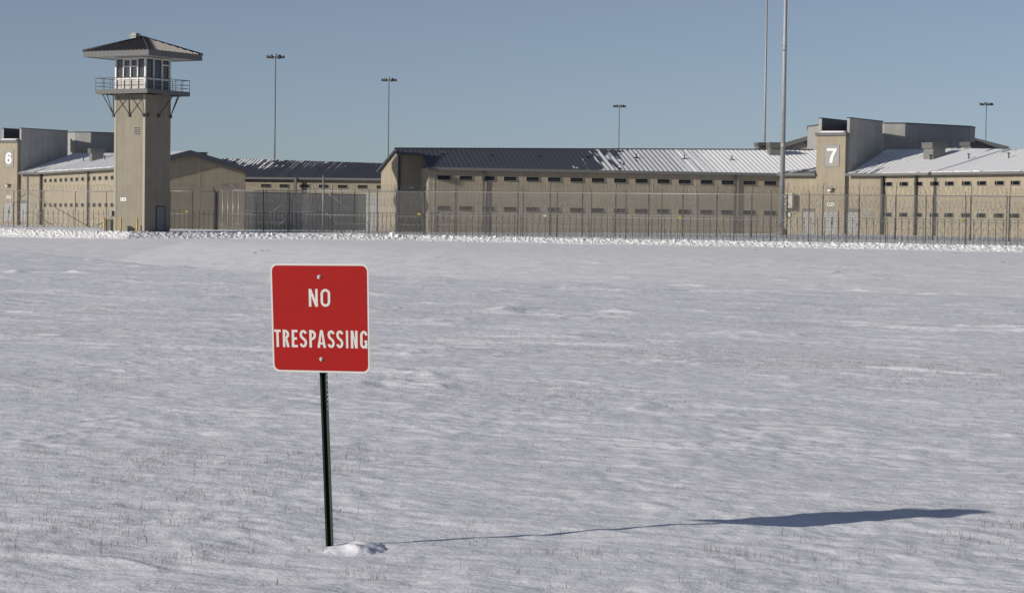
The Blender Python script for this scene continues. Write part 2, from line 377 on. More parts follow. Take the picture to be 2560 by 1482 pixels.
# ploughed snow bank in front of the fence
def snow_bank():
    NS, NT = 3000, 34
    xs = np.linspace(-75, 72, NS); T = np.linspace(-2.6, 2.9, NT)
    XX, TT = np.meshgrid(xs, T, indexing='ij')
    yb = np.interp(XX, BX, BY); YY = yb+TT
    prof = np.clip(1-(np.abs(TT)/2.6), 0, 1)
    n = np.abs(pn(XX/.55, TT/.8+3, 21)); n2 = np.abs(pn(XX/.22, TT/.25, 22)); n3 = pn(XX/4., TT/9., 23)
    h = prof**.7*(.12+.08*n3+.30*n+.15*n2)
    ZZ = ground_z(XX, YY, False)+h-.05*(1-prof)-.02
    YY = YY+.2*pn(XX/.3, TT/.3, 24)
    i = np.arange(NS*NT).reshape(NS, NT); qq = np.stack([i[:-1, :-1], i[1:, :-1], i[1:, 1:], i[:-1, 1:]], -1).reshape(-1, 4)
    vs = [np.stack([XX, YY, ZZ], -1).reshape(-1, 3)]; qs = [qq]; base = NS*NT
    # broken blocks of plough crust: irregular six-sided lumps
    cube = np.array([(-1,-1,-1),(1,-1,-1),(1,1,-1),(-1,1,-1),(-1,-1,1),(1,-1,1),(1,1,1),(-1,1,1)], float)
    cf = np.array([(0,3,2,1),(4,5,6,7),(0,1,5,4),(1,2,6,5),(2,3,7,6),(3,0,4,7)])
    for k in range(2600):
        x = rng.uniform(-70, 68); tt = rng.normal(0, .95); r = .03+.075*rng.random()**3
        if k < 12: r = rng.uniform(.15, .2)
        y = np.interp(x, BX, BY)+tt
        z = float(ground_z(np.array([x]), np.array([y]), False)[0])+max(0, 1-abs(tt)/2.6)*.13+r*.2
        a = rng.uniform(0, 3.14); c, s = math.cos(a), math.sin(a)
        p = cube*(1+rng.uniform(-.35, .35, (8, 3)))*np.array([r*1.2, r, r*.8]); p[4:, :2] *= .65
        tl = rng.uniform(-.5, .5); p[:, 2] += p[:, 0]*tl
        p = np.stack([p[:, 0]*c-p[:, 1]*s+x, p[:, 0]*s+p[:, 1]*c+y, p[:, 2]+z], -1)
        vs.append(p); qs.append(cf+base); base += 8
    for (u_, r, dy, up) in ((978, .30, 0, .5), (984, .24, .1, .9), (990, .2, -.1, .3), (972, .18, -.1, .3), (1004, .12, 0, .3), (2170, .2, 0, .4), (240, .16, 0, .4), (668, .17, 0, .5), (1672, .2, 0, .4)):
        p0 = W(u_, 588, 190); x = p0.x; y = float(np.interp(x, BX, BY))-.3+dy; z = float(ground_z(np.array([x]), np.array([y]), False)[0])+.12+r*up
        p = cube*(1+rng.uniform(-.45, .3, (8, 3)))*np.array([r*1.15, r, r*.8]); p[4:, :2] *= .6; p[:4, :2] *= .9
        a0 = rng.uniform(0, 1.5); p[:, 0], p[:, 1] = p[:, 0]*math.cos(a0)-p[:, 1]*math.sin(a0), p[:, 0]*math.sin(a0)+p[:, 1]*math.cos(a0)
        vs.append(p+np.array([x, y, z])); qs.append(cf+base); base += 8
    o = np_mesh('snow_bank', np.concatenate(vs), np.concatenate(qs), M['snowbank'])
    o.data.polygons.foreach_set('use_smooth', np.zeros(len(o.data.polygons), bool))
    return tag(o, 'long rough bank of broken ploughed snow along the foot of the outer fence', 'snow bank', kind='stuff')
snow_bank()

# ------------------------------------------------------------------ housing units
EZ = CAMZ+4.95      # eave height
SL = .275           # roof slope
def rv(z): return z

def mk_window(wd_, ht, mull):
    g = MB(); g.box(-wd_/2+.03, wd_/2-.06, -.012, .04, -ht/2+.045, ht/2-.03)
    f = MB(); a, b = wd_/2, ht/2
    f.box(-a, a, -.05, .05, b-.03, b); f.box(-a, a, -.09, .05, -b, -b+.045); f.box(-a, -a+.03, -.05, .05, -b+.045, b-.03); f.box(a-.06, a, -.05, .05, -b+.045, b-.03)
    if mull: f.box(-a+.26, -a+.31, -.05, .03, -b+.045, b-.03)
    else:
        f.box(-a+.03, a-.06, -.022, -.013, -.03, -.015)
    return g, f
_wcache = {}
def place_window(parent, pos, rz, w, h, mull):
    key = (w, h, mull)
    if key not in _wcache:
        g, f = mk_window(w, h, mull)
        go = g.build('window', M['glass'], None); fo = f.build('frame', M['frame'], None); fo.parent = go
        go.parent = parent; go.location = pos-parent_loc(parent); go.rotation_euler.z = rz
        _wcache[key] = (go.data, fo.data, go, fo); return go
    gd, fd, g0, f0 = _wcache[key]
    go = g0.copy(); COL.objects.link(go); go.parent = parent; go.location = pos-parent_loc(parent); go.rotation_euler.z = rz
    fo = f0.copy(); COL.objects.link(fo); fo.parent = go
    return go

def roof_plane(mb, F, poly, eave_z, th=.22, mi=0, SL=SL):
    """solid roof slab; poly = list of (along, run) in the wall frame; UV in metres"""
    top = [(a, r, eave_z+SL*r) for a, r in poly]; n = len(top)
    low = [(a, r, z-th) for a, r, z in top]
    F0 = mb.F; mb.F = F
    mb.add(top, [tuple(range(n))], mi); mb.uv[len(mb.f)-1] = [(a, r) for a, r in poly]
    mb.add(low, [tuple(range(n))[::-1]], 1); mb.uv[len(mb.f)-1] = [(0, 0)]*n
    mb.add(top+low, [(i, (i+1) % n, n+(i+1) % n, n+i)[::-1] for i in range(n)], 1)
    for k in range(n): mb.uv[len(mb.f)-1-k] = [(0, 0)]*4
    mb.F = F0
def ribs(mb, F, poly, eave_z, step=.47, hgt=.045, wdt=.04, mi=0, lag=9., SL=SL):
    F0 = mb.F; mb.F = F
    amin = min(a for a, r in poly); amax = max(a for a, r in poly); a = math.ceil(amin/step)*step+.001
    while a < amax-.05:
        xs = []
        for i in range(len(poly)):
            (a0, r0), (a1, r1) = poly[i], poly[(i+1) % len(poly)]
            if (a0-a)*(a1-a) < 0: xs.append(r0+(r1-r0)*(a-a0)/(a1-a0))
        xs.sort()
        for i in range(0, len(xs)-1, 2):
            r0, r1 = xs[i]+.02, xs[i+1]-.02
            if r1-r0 < .1: continue
            z0, z1 = eave_z+SL*r0, eave_z+SL*r1; w = wdt/2
            mb.prism([(a-w, r0, z0-.01), (a+w, r0, z0-.01), (a+w, r1, z1-.01), (a-w, r1, z1-.01)], [(a-w, r0, z0+hgt), (a+w, r0, z0+hgt), (a+w, r1, z1+hgt), (a-w, r1, z1+hgt)], mi)
            for k in range(6): mb.uv[len(mb.f)-1-k] = [(a-lag, r0), (a-lag, r0), (a-lag, r1), (a-lag, r1)]
        a += step
    mb.F = F0

def numeral(mb, ch, x0, z0, w, h, y0, y1):
    """thick block numeral in the local xz plane"""
    if ch == '7':
        pts = [(0, .84), (0, 1), (1, 1), (1, .86), (.86, .70), (.72, .48), (.62, .25), (.58, 0), (.28, 0), (.33, .28), (.44, .52), (.60, .74), (.68, .84)]
        mb.pxz([(x0+a*w, z0+b*h) for a, b in pts][::-1], y0, y1)
    else:
        n = 28; out, inn = [], []
        for i in range(n):
            t = 2*math.pi*i/n; out.append((.5+.5*math.cos(t), .33+.33*math.sin(t))); inn.append((.5+.19*math.cos(t), .32+.15*math.sin(t)))
        for i in range(n):
            j = (i+1) % n; qd = [out[i], inn[i], inn[j], out[j]]
            mb.pxz([(x0+a*w, z0+b*h) for a, b in qd], y0, y1)
        arc_o = [(.005, .33), (.0, .5), (.05, .72), (.18, .9), (.38, .99), (.6, 1.0), (.82, .94), (.95, .80), (.97, .74)]
        arc_i = [(.25, .50), (.30, .58), (.32, .68), (.38, .78), (.46, .83), (.55, .84), (.63, .80), (.67, .76), (.68, .72)]
        for i in range(len(arc_o)-1):
            if i == 0: qd = [(.0, .36), (.02, .52), (.26, .56), (.2, .52)]
            else: qd = [arc_o[i], arc_i[i], arc_i[i+1], arc_o[i+1]][::-1]
            mb.pxz([(x0+a*w, z0+b*h) for a, b in qd][::-1], y0-.004*(1+i % 2), y1)

def P2(u, v, Y): p = W(u, v, Y); return v2(p.x, p.y)

def housing(name, label, H0, H1, R1, num, A0=None, wins=None, gable=None, off=v2(0, 0)):
    """H0-H1 hub front, H1-R1 right wing front, A0-H0 left wing front (plan points)"""
    root = thing(name, (H0.x, H0.y, .3), label, 'building')
    wall = MB(); BZ = -.1
    Fh = line_frame(H0, H1); Lh = (H1-H0).length
    # hub body below its eaves
    wall.F = Fh; wall.box(0, Lh, 0, 9, BZ, EZ-.12)
    # protruding entrance tower with the number
    ta, tb = .372*Lh, .655*Lh
    TT = CAMZ+8.55
    wall.F = Fh; wall.box(ta, tb, -.42, -.003, BZ, TT)
    wall.box(ta+.003, tb-.003, -.003, 2.2, EZ-.3, TT-.004)
    for jx in (ta-.06, tb+.03): wall.box(jx, jx+.045, -.006, -.001, BZ, EZ-.3, 1)
    wall.build('wall', [M['tan'], M['joint']], root)
    # right wing
    Fr = line_frame(H1, R1); Lr = (R1-H1).length; hw = 5.8
    wr = MB(Fr)
    kg = .13 if gable else 0.
    wr.pxy([(0, .004), (Lr, .004), (Lr+kg*2*hw, 2*hw), (0, 2*hw)], BZ, EZ-.12)
    e_ = lambda r: Lr+kg*r-.002
    wr.prism([(e_(0)-.35, .02, EZ-.12), (e_(hw)-.35, hw, EZ-.12), (e_(2*hw)-.35, 2*hw-.02, EZ-.12), (e_(hw)-.35, hw, EZ+SL*hw-.25)], [(e_(0), .02, EZ-.12), (e_(hw), hw, EZ-.12), (e_(2*hw), 2*hw-.02, EZ-.12), (e_(hw), hw, EZ+SL*hw-.25)])
    wr.box(e_(6.9)-.1, e_(6.9)+.02, 6.9, 6.95, BZ, EZ+SL*4.6-.3, 1)
    ns = int(Lr/4.54)
    for k in range(1, ns+1): wr.box(k*4.2+.6, k*4.2+.64, -.004, .004, BZ, EZ-.3, 1)
    wr.build('wall', [M['tan'], M['joint']], root)
    # fins
    ft = CAMZ+10.08
    fin_l = .27; flen = 7.9
    for xa in (ta+.02, tb-.05):
        fb = MB(Fh); fb.box(xa, xa+fin_l, .0-.43+.42+.002, flen, TT+.16 if xa < (ta+tb)/2 else EZ-.5, ft)
        o = fb.build('fin_wall', [M['grey']], root)
        fc = MB(Fh); fc.box(xa-.05, xa+fin_l+.05, -.06, flen+.05, ft, ft+.09); fc.build('coping', M['fascia'], o)
    # high hall behind, plan given relative to the unit-7 hub end
    hall = [(2019, 232), (2045, 228), (2210, 221.6), (2263, 221.2), (2426, 226.5), (2438, 229), (2340, 238), (2019, 240)]
    base7 = P2(2206, 430, 211)
    hp = []
    for u_, Y_ in hall:
        p = P2(u_, 315, Y_)-base7+H1; hp.append((p.x, p.y))
    hb = MB(); hb.pxy(hp, EZ-1, CAMZ+10.02); hall_o = hb.build('hall_wall', M['grey'], root)
    cx = sum(p[0] for p in hp)/8; cy = sum(p[1] for p in hp)/8
    hc = MB(); hc.pxy([(cx+(p[0]-cx)*1.008, cy+(p[1]-cy)*1.008) for p in hp], CAMZ+10.02, CAMZ+10.12); hc.build('coping', M['fascia'], hall_o)
    # rear wings peeping out on both sides of the hall
    def rear(pts, Yr):
        q_ = []
        for u_, v_ in pts:
            p = W(u_, v_, Yr); q_.append((p.x-base7.x+H1.x, p.z))
        dy = Yr-base7.y+H1.y
        b_ = MB(); b_.prism([(x, dy, z) for x, z in q_], [(x, dy+3, z) for x, z in q_]); w_ = b_.build('wall', M['grey'], root)
        c_ = MB(); (x0, z0), (x1, z1) = q_[0], q_[1]
        c_.prism([(x0, dy-.5, z0), (x1, dy-.5, z1), (x1, dy-.5, z1+.45), (x0, dy-.5, z0+.45)], [(x0, dy+3.4, z0), (x1, dy+3.4, z1), (x1, dy+3.4, z1+.45), (x0, dy+3.4, z0+.45)])
        c_.build('roof', M['fascia2'], root)
    rear([(1950, 371), (2023, 350), (2023, 395), (1950, 395)], 236)
    if not gable: rear([(2420, 352), (2520, 378), (2520, 395), (2420, 395)], 236)
    # tower cap and its gutter
    tc_ = MB(Fh); tc_.box(ta-.13, tb+.13, -.62, -.05, TT, TT+.16); tc_.box(ta-.1, tb+.1, -.60, -.42, TT-.13, TT-.002)
    tc_.build('canopy', M['fascia2'], root)
    ts = MB(Fh); ts.prism([(ta+.35, -.6, TT+.162), (tb-.1, -.6, TT+.162), (tb-.1, -.1, TT+.162), (ta+.35, -.1, TT+.162)], [(ta+.5, -.5, TT+.30), (tb-.2, -.52, TT+.27), (tb-.12, -.1, TT+.34), (ta+.4, -.1, TT+.36)])
    ts.build('snow_cap', M['snowbank'], root)
    bk = MB(Fh); bk.box(ta+.292, ta+.33, .0, flen-.1, TT+.17, ft-.02); bk.box(ta+.34, tb-.07, flen-.4, flen-.2, TT+.1, ft-.1); bk.build('screen_wall', M['rib'], root)
    # roofs
    wr_r = 9.3
    Ang_b = None
    rf = MB()
    # left hub roof (small), right hub roof
    O = .55
    r2 = 9.6; slh = 1.35/(r2+O)
    pl = [(-.05, -O), (ta-.02, -O), (ta-.02, r2)]
    roof_plane(rf, Fh, pl, EZ-.03+slh*O, .16, SL=slh); ribs(rf, Fh, pl, EZ-.03+slh*O, SL=slh, lag=3, hgt=.03)
    valley = [Fh(a_, b_) for a_, b_ in (pl[0], pl[2])]
    ro = rf.build('roof', [roof_mat('roof_hub_left_'+str(num), 0, 3, .56, .50, .03), M['fascia'], M['rib']], root)
    rf = MB()
    pr = [(tb+.24, -O), (Lh+.15, -O), (Lh+5, 9.0), (tb+.24, 9.0)]
    roof_plane(rf, Fh, pr, EZ, .16); ribs(rf, Fh, pr, EZ, lag=3.5, hgt=.035)
    ro2 = rf.build('roof', [roof_mat('roof_hub_right_'+str(num), 2, 8, .42, .70, .035), M['fascia'], M['rib']], root)
    # right wing roof
    rf = MB()
    # the valley with the hub roof
    pw = [(-.1, -O), (Lr+.5, -O), (Lr+.5, hw+.15), (0, 9.2), (-3.5, 9.4)]
    if gable: pw = [(-.1, -O), (Lr+.5, -O), (Lr+.5+kg*hw, hw+.1), (0, 8.6), (-3.0, 8.6)]
    roof_plane(rf, Fr, pw, EZ+.012, .2); ribs(rf, Fr, pw, EZ+.012, hgt=.03, lag=0)
    ro3 = rf.build('roof', [roof_mat('roof_wing_right_'+str(num), 0, 20, .98 if gable else .84, .84 if gable else .78, -.035), M['fascia'], M['rib']], root)
    gb = MB(Fr)   # far slope
    z0 = EZ+SL*(hw+.1); 
    gb.prism([(0, hw+.16, z0-.02), (Lr+.5+kg*hw, hw+.16, z0-.02), (Lr+.5+kg*2*hw, 2*hw+O, EZ-.1), (0, 2*hw+O, EZ-.1)], [(0, hw+.16, z0-.24), (Lr+.5+kg*hw, hw+.16, z0-.24), (Lr+.5+kg*2*hw, 2*hw+O, EZ-.32), (0, 2*hw+O, EZ-.32)])
    gb.build('roof', M['fascia'], root)
    if gable:
        rk = MB(Fr)
        for (r0, zz0), (r1, zz1) in (((-O, EZ-SL*O), (hw, EZ+SL*hw)), ((hw+.01, EZ+SL*hw), (2*hw+O, EZ-SL*O))):
            rk.prism([(Lr+.52+kg*r0, r0, zz0-.42), (Lr+.62+kg*r0, r0, zz0-.42), (Lr+.62+kg*r0, r0, zz0+.12), (Lr+.52+kg*r0, r0, zz0+.12)], [(Lr+.52+kg*r1, r1, zz1-.42), (Lr+.62+kg*r1, r1, zz1-.42), (Lr+.62+kg*r1, r1, zz1+.12), (Lr+.52+kg*r1, r1, zz1+.12)])
        rk.build('rake_trim', M['fascia'], root)
    # gutters
    for F_, g0_, g1_ in ((Fr, -.12, Lr+.5), (Fh, tb+.1, Lh+.1), (Fh, -.3, ta-.02)):
        gt = MB(F_); gt.box(g0_, g1_, -O-.12, -O-.002, EZ-.34, EZ-.10); gt.build('gutter', M['fascia2'], root)
    # snow lip hanging over the gutter
    lip = MB(Fr); s_ = .6
    while s_ < Lr:
        l_ = random.uniform(.5, 1.5); hh = random.uniform(.05, .14)
        lip.prism([(s_, -O-.1, EZ-.14), (s_+l_, -O-.1, EZ-.14), (s_+l_, -O+.35, EZ-.05), (s_, -O+.35, EZ-.05)], [(s_+.06, -O-.05, EZ-.12+hh), (s_+l_-.06, -O-.05, EZ-.12+hh*random.uniform(.6, 1)), (s_+l_, -O+.35, EZ+.01+hh*.5), (s_, -O+.35, EZ+.01+hh*.5)])
        s_ += l_*random.choice([1, 1, 1.1, 1.3])
    lip.build('snow_cap', M['snowbank'], root)
    # number panel + numeral
    pc = (ta+tb)/2+.12; zc = CAMZ+6.5
    pn_ = MB(Fh); pn_.box(pc-.72, pc+.72, -.45, -.421, zc-.98, zc+.98)
    fr_ = pn_.build('number_panel', M['nump'], root)
    pe = MB(Fh)
    for b_ in ((pc-.80, pc-.72, zc-1.02, zc+1.02), (pc+.72, pc+.76, zc-1.02, zc+1.02)): pe.box(b_[0], b_[1], -.47, -.421, b_[2], b_[3])
    pe.box(pc-.72, pc+.72, -.47, -.421, zc+.98, zc+1.02); pe.box(pc-.72, pc+.72, -.47, -.421, zc-1.02, zc-.98)
    pe.build('frame', M['frame'], fr_)
    nm = MB(Fh); numeral(nm, num, pc-.5, zc-.66, 1.0, 1.36, -.49, -.452); nm.build('numeral', M['numw'], fr_)
    # doors
    dz0 = .9
    def door(a, w, h, y, trans):
        d = MB(Fh); d.box(a, a+w, y-.06, y, dz0, dz0+h); do = d.build('door', M['door'], root)
        f = MB(Fh); f.box(a-.09, a, y-.10, y, dz0, dz0+h+.09); f.box(a+w, a+w+.09, y-.10, y, dz0, dz0+h+.09); f.box(a, a+w, y-.10, y, dz0+h, dz0+h+.09)
        if trans: f.box(a-.12, a+w+.12, y-.12, y, dz0+h+.1, dz0+h+.32)
        f.build('frame', M['fascia2'] if trans else M['frame'], do)
        if not trans:
            hd = MB(Fh); hd.box(a+w*.58, a+w*.66, y-.12, y-.062, dz0+.95, dz0+1.35); hd.box(a+w*.60, a+w*.70, y-.065, y-.061, dz0+1.4, dz0+1.75); hd.build('handle', M['stake'], do)
        else:
            hd = MB(Fh); hd.box(a+w*.85, a+w*.92, y-.11, y-.062, dz0+.95, dz0+1.15); hd.build('handle', M['steel_dark'], do)
    door(ta-1.45, 1.2, 2.2, -.002, True); door(ta+.85, 1.45, 2.2, -.422, False); door(tb+.1, 1.2, 2.2, -.002, True)
    # louvre and small plate beside / above the doors
    lv = MB(Fh)
    for k in range(6): lv.box(Lh-1.9, Lh-.9, -.05, -.002, 2.5+k*.13, 2.57+k*.13)
    lv.build('louvre', M['steel'], root)
    sg = MB(Fh); sg.box(ta+1.25, ta+1.95, -.445, -.422, 3.65, 3.95); so = sg.build('plate', M['numw'], root)
    for k in range(3): sm = MB(Fh); sm.box(ta+1.33+k*.2, ta+1.45+k*.2, -.449, -.4455, 3.73, 3.88); sm.build('marking', M['fascia'], so)
    lm = MB(Fh); lm.box(ta+1.3, ta+1.85, -.75, -.422, 5.25, 5.35); lo = lm.build('wall_lamp', M['steel_dark'], root)
    l2 = MB(Fh); l2.box(ta+1.34, ta+1.7, -.78, -.5, 5.05, 5.248); l2.build('lens', M['lamp'], lo)
    # columns carrying the corner eave
    for pos in ((Fh, Lh+.15, -.35), (Fh, Lh+2.55, -.40)):
        cl = MB(pos[0]); cl.tube((pos[1], pos[2], .3), (pos[1], pos[2], EZ-.16), .16, 10); cl.build('column', M['column'], root)
    dn = MB(Fr)
    for s_ in ([4.9] if not gable else [24.]): dn.tube((s_, -.22, .3), (s_, -.22, EZ-.2), .11, 8)
    dn.build('downpipe', M['column'], root)
    # right wing windows
    u0, u1, n, extra = wins
    s0 = hit_line(u0, 480, H1, R1); s1 = hit_line(u1, 480, H1, R1); st = (s1-s0)/(n-1)
    for k in range(n+extra):
        s_ = s0+k*st+(.06 if k % 2 else -.06)
        if s_ > Lr-.8: break
        for zz in (CAMZ+3.84, CAMZ+.98):
            place_window(root, Fr(s_, .0, zz), Fr.a, 1.2, .42, True)
    # roof vents on the right wing
    for k in range(6):
        s_ = 1.5+k*5.2
        if s_ > Lr-1: break
        vt = MB(Fr); z_ = EZ+SL*4.6; vt.tube((s_, 4.6, z_-.1), (s_, 4.6, z_+.42), .06, 8); vt.box(s_-.1, s_+.1, 4.5, 4.7, z_+.42, z_+.5); vt.build('vent_pipe', M['stake'], ro3)
    if A0 is not None:
        Fl = line_frame(A0, H0); Ll = (H0-A0).length
        wl = MB(Fl); wl.box(0, Ll, 0, 6.0, BZ, EZ-.14)
        wl.build('wall', [M['tan']], root)
        # the rear half reaches further out: its end wall carries the gable
        wl = MB(Fl)
        ex = -2.25
        c1 = Fl(ex, 6.0); e0 = (ex, 6.0)
        wl.prism([(ex, 6.0, BZ), (Ll, 6.0, BZ), (Ll, 14.2, BZ), (ex-.75, 14.2, BZ)], [(ex, 6.0, EZ+SL*6.0-.22), (Ll, 6.0, EZ+SL*6-.22), (Ll, 14.2, EZ-.2), (ex-.75, 14.2, EZ-.2)])
        wl.prism([(ex+.003, 6.003, EZ-.2), (Ll, 6.003, EZ-.2), (Ll, 14.19, EZ-.2), (ex-.747, 14.19, EZ-.2)], [(ex+.003, 6.6, EZ+SL*6.6-.22), (Ll, 6.6, EZ+SL*6.6-.22), (Ll, 6.7, EZ+SL*6.6-.22), (ex-.06, 6.9, EZ+SL*6.6-.22)])
        wl.build('wall', [M['tan']], root)
        s0 = hit_line(1110.7, 445, A0, H0); s1 = hit_line(1926.3, 445, A0, H0); a_ = (s1-s0)/(8+7*1.045); ss = [s0]
        for k in range(15): ss.append(ss[-1]+(a_ if k % 2 == 0 else a_*1.045))
        for k in range(1, 15, 2):
            c_ = (ss[k]+ss[k+1])/2; jt = MB(Fl); jt.box(c_-.02, c_+.02, -.012, -.002, BZ, EZ-.3); jt.build('joint', M['joint'], root)
        jt = MB(Fl); jt.box(.5, .56, -.04, -.002, BZ, EZ-.3); jt.build('joint', M['joint'], root)
        for s_ in ss:
            for zz in (CAMZ+3.88, CAMZ+1.02):
                place_window(root, Fl(s_, 0, zz), Fl.a, 1.3, .44, False)
        # roof
        O = .30
        vp = []
        for p_ in valley: d_ = p_-Fl.o; vp.append((Fl.c*d_.x+Fl.s*d_.y, -Fl.s*d_.x+Fl.c*d_.y))
        pf = [(-.12, -O), (Ll+.25, -O), (vp[1][0], vp[1][1]), (vp[1][0]+.3, 9.3), (ex-.25, 6.6), (ex-.25, 5.0), (-.12, 5.0)]
        rf = MB(); roof_plane(rf, Fl, pf, EZ-.02, .2); ribs(rf, Fl, pf, EZ-.02, hgt=.05, lag=8.)
        rl = rf.build('roof', [roof_mat('roof_wing_left', 12, 26, .22, .95, -.015), M['fascia'], M['rib']], root)
        gb = MB(Fl)
        gb.prism([(ex-.25, 6.62, EZ+SL*6.6-.04), (Ll+6, 9.3, EZ+SL*9.3-.05), (Ll+6, 15, EZ-.2), (ex-1.2, 14.7, EZ-.2)], [(ex-.25, 6.62, EZ+SL*6.6-.26), (Ll+6, 9.3, EZ+SL*9.3-.28), (Ll+6, 15, EZ-.42), (ex-1.2, 14.7, EZ-.42)])
        gb.build('roof', M['fascia'], root)
        rc = MB(Fl); rc.prism([(ex-.3, 6.5, EZ+SL*6.5+.0), (Ll+6, 9.15, EZ+SL*9.15), (Ll+6, 9.4, EZ+SL*9.15), (ex-.3, 6.8, EZ+SL*6.5)], [(ex-.3, 6.5, EZ+SL*6.5+.1), (Ll+6, 9.15, EZ+SL*9.15+.1), (Ll+6, 9.4, EZ+SL*9.15+.1), (ex-.3, 6.8, EZ+SL*6.5+.1)])
        rc.build('ridge_cap', M['rib'], rl)
        gt = MB(Fl); gt.box(-.12, Ll+.5, -O-.14, -O-.002, EZ-.36, EZ-.10); go_ = gt.build('gutter', M['fascia2'], root)
        for s_ in (hit_line(1208, 500, A0, H0), hit_line(1838, 500, A0, H0)):
            dp = MB(Fl); dp.box(s_-.07, s_+.07, -.26, -.12, .4, EZ-.3); dp.build('downpipe', M['steel_dark'], root)
        for u_ in (1137, 1262, 1385, 1508, 1632, 1755, 1876):
            s_ = hit_line(u_, 390, A0, H0)-.6; r_ = 4.6; z_ = EZ+SL*r_
            vt = MB(Fl); vt.tube((s_, r_, z_-.1), (s_, r_, z_+.42), .055, 8); vt.box(s_-.22, s_+.22, r_-.2, r_+.2, z_+.0, z_+.07); vt.build('vent_pipe', M['stake'], rl)
        # notch soffit lamp and corner pipe
        lm = MB(Fl); lm.box(-1.1, -.7, 5.75, 5.998, 4.8, 4.95); lo = lm.build('wall_lamp', M['lamp'], root)
        cp = MB(Fl); cp.box(ex+.02, ex+.22, 5.86, 5.996, .3, EZ+SL*5-.25); cp.build('corner_trim', M['fascia'], root)
        wall_ac = (Fl, Ll)
    else:
        Fl = Frame((H0.x, H0.y, 0), Fh.a-R(21)); 
        st_ = MB(Fl); st_.box(-6, 0, 0.1, 6, BZ, EZ-.15); st_.build('wall', M['tan'], root)
        pf = [(-6, -.4), (.5, -.4), (2.5, 6), (-6, 6)]
        rf = MB(); roof_plane(rf, Fl, pf, EZ-.02, .2); ribs(rf, Fl, pf, EZ-.02); rf.build('roof', [roof_mat('roof_stub', 0, 20, .5, .5), M['fascia'], M['rib']], root)
    return root, Fh, Fr, Lh

A0 = P2(1072, 430, 211); H0 = P2(1952, 430, 216.6); H1 = P2(2206, 430, 211); R1 = P2(2700, 430, 189.5)
u7, Fh7, Fr7, Lh7 = housing('housing_unit', 'tan two storey prison building marked with a white 7, long snowy wing to its left', H0, H1, R1, '7', A0=A0, wins=(2221.6, 2539.8, 9, 6))
G1 = P2(105, 440, 266); G0 = v2(G1.x, G1.y)-v2(math.cos(Fh7.a), math.sin(Fh7.a))*Lh7; GR = v2(-38.9, 228)
u6, Fh6, Fr6, Lh6 = housing('housing_unit', 'tan two storey prison building marked with a white 6 behind the guard tower', G0, G1, GR, '6', wins=(113.8, 281.2, 13, 2), gable=True)
Fl7 = line_frame(A0, H0)

def far_wing():
    E0 = P2(500, 445, 282); E1 = P2(1040, 445, 276.5)
    F = line_frame(E0, E1); L_ = (E1-E0).length
    root = thing('distant_housing_unit', (E0.x, E0.y, .3), 'distant prison wing with dark seamed roof between the guard tower and the nearer long wing', 'building')
    w = MB(F); w.box(0, L_, 0, 10, -.2, EZ-.15); w.build('wall', M['tan'], root)
    pf = [(0, -.5), (L_, -.5), (L_, 6.8), (0, 9.2)]
    rf = MB(); roof_plane(rf, F, pf, EZ, .2); ribs(rf, F, pf, EZ, hgt=.06); ro = rf.build('roof', [roof_mat('roof_far', 4, 15, .34, .20, .045), M['fascia'], M['rib']], root)
    gb = MB(F); gb.prism([(0, 9.22, EZ+SL*9.2-.03), (L_, 6.82, EZ+SL*6.8-.03), (L_, 14, EZ-.2), (0, 18, EZ-.2)], [(0, 9.22, EZ+SL*9.2-.2), (L_, 6.82, EZ+SL*6.8-.2), (L_, 14, EZ-.4), (0, 18, EZ-.4)]); gb.build('roof', M['fascia'], root)
    g = MB(F); g.box(0, L_, -.66, -.502, EZ-.32, EZ-.06); g.build('gutter', M['fascia2'], root)
    for u_ in (665, 711, 762, 809, 857, 906, 954, 1002):
        s_ = hit_line(u_, 468, E0, E1)
        for zz in (CAMZ+3.84, CAMZ+1.0): place_window(root, F(s_, 0, zz), F.a, 1.3, .44, False)
    s_ = hit_line(743, 460, E0, E1); c = MB(F); c.box(s_-.16, s_+.16, -.9, -.6, .3, EZ-.1); c.build('column', M['fascia2'], root)
    for u_ in (675, 772, 868):
        s_ = hit_line(u_, 430, E0, E1); z_ = EZ+SL*4; v = MB(F); v.tube((s_, 4, z_-.1), (s_, 4, z_+.4), .06, 8); v.build('vent_pipe', M['stake'], ro)
far_wing()

def yard_wall():
    a = P2(606, 530, 238); b = P2(965, 530, 251)
    root = thing('yard_wall', (a.x, a.y, .4), 'tall plain grey concrete yard wall behind the fences left of the long wing', 'wall')
    F = line_frame(a, b); L_ = (b-a).length; w = MB(F); w.box(0, L_, 0, .3, .2, CAMZ+2.5); w.box(0, L_, -.04, .34, CAMZ+2.502, CAMZ+2.6, 1); w.box(L_*.33, L_*.33+.05, -.01, -.001, .2, CAMZ+2.5, 1); w.box(L_*.66, L_*.66+.05, -.01, -.001, .2, CAMZ+2.5, 1)
    w.build('wall', [M['yard'], M['steel_dark']], root)
    return root
yard_wall()
def shed():
    x0, x1 = WX(915, 530, 230), WX(963, 530, 230); F = Frame((x0, 230, 0), R(-4)); w_ = x1-x0
    root = thing('equipment_shed', (x0, 230, .4), 'small pale flat roofed shed in sun just left of the long wing', 'shed')
    b_ = MB(F); b_.box(0, w_, 0, 2.6, .2, CAMZ+2.44); b_.build('wall', M['panelw'], root)
    c_ = MB(F); c_.box(-.06, w_+.06, -.06, 2.66, CAMZ+2.442, CAMZ+2.54); c_.build('roof', M['yard'], root)
shed()

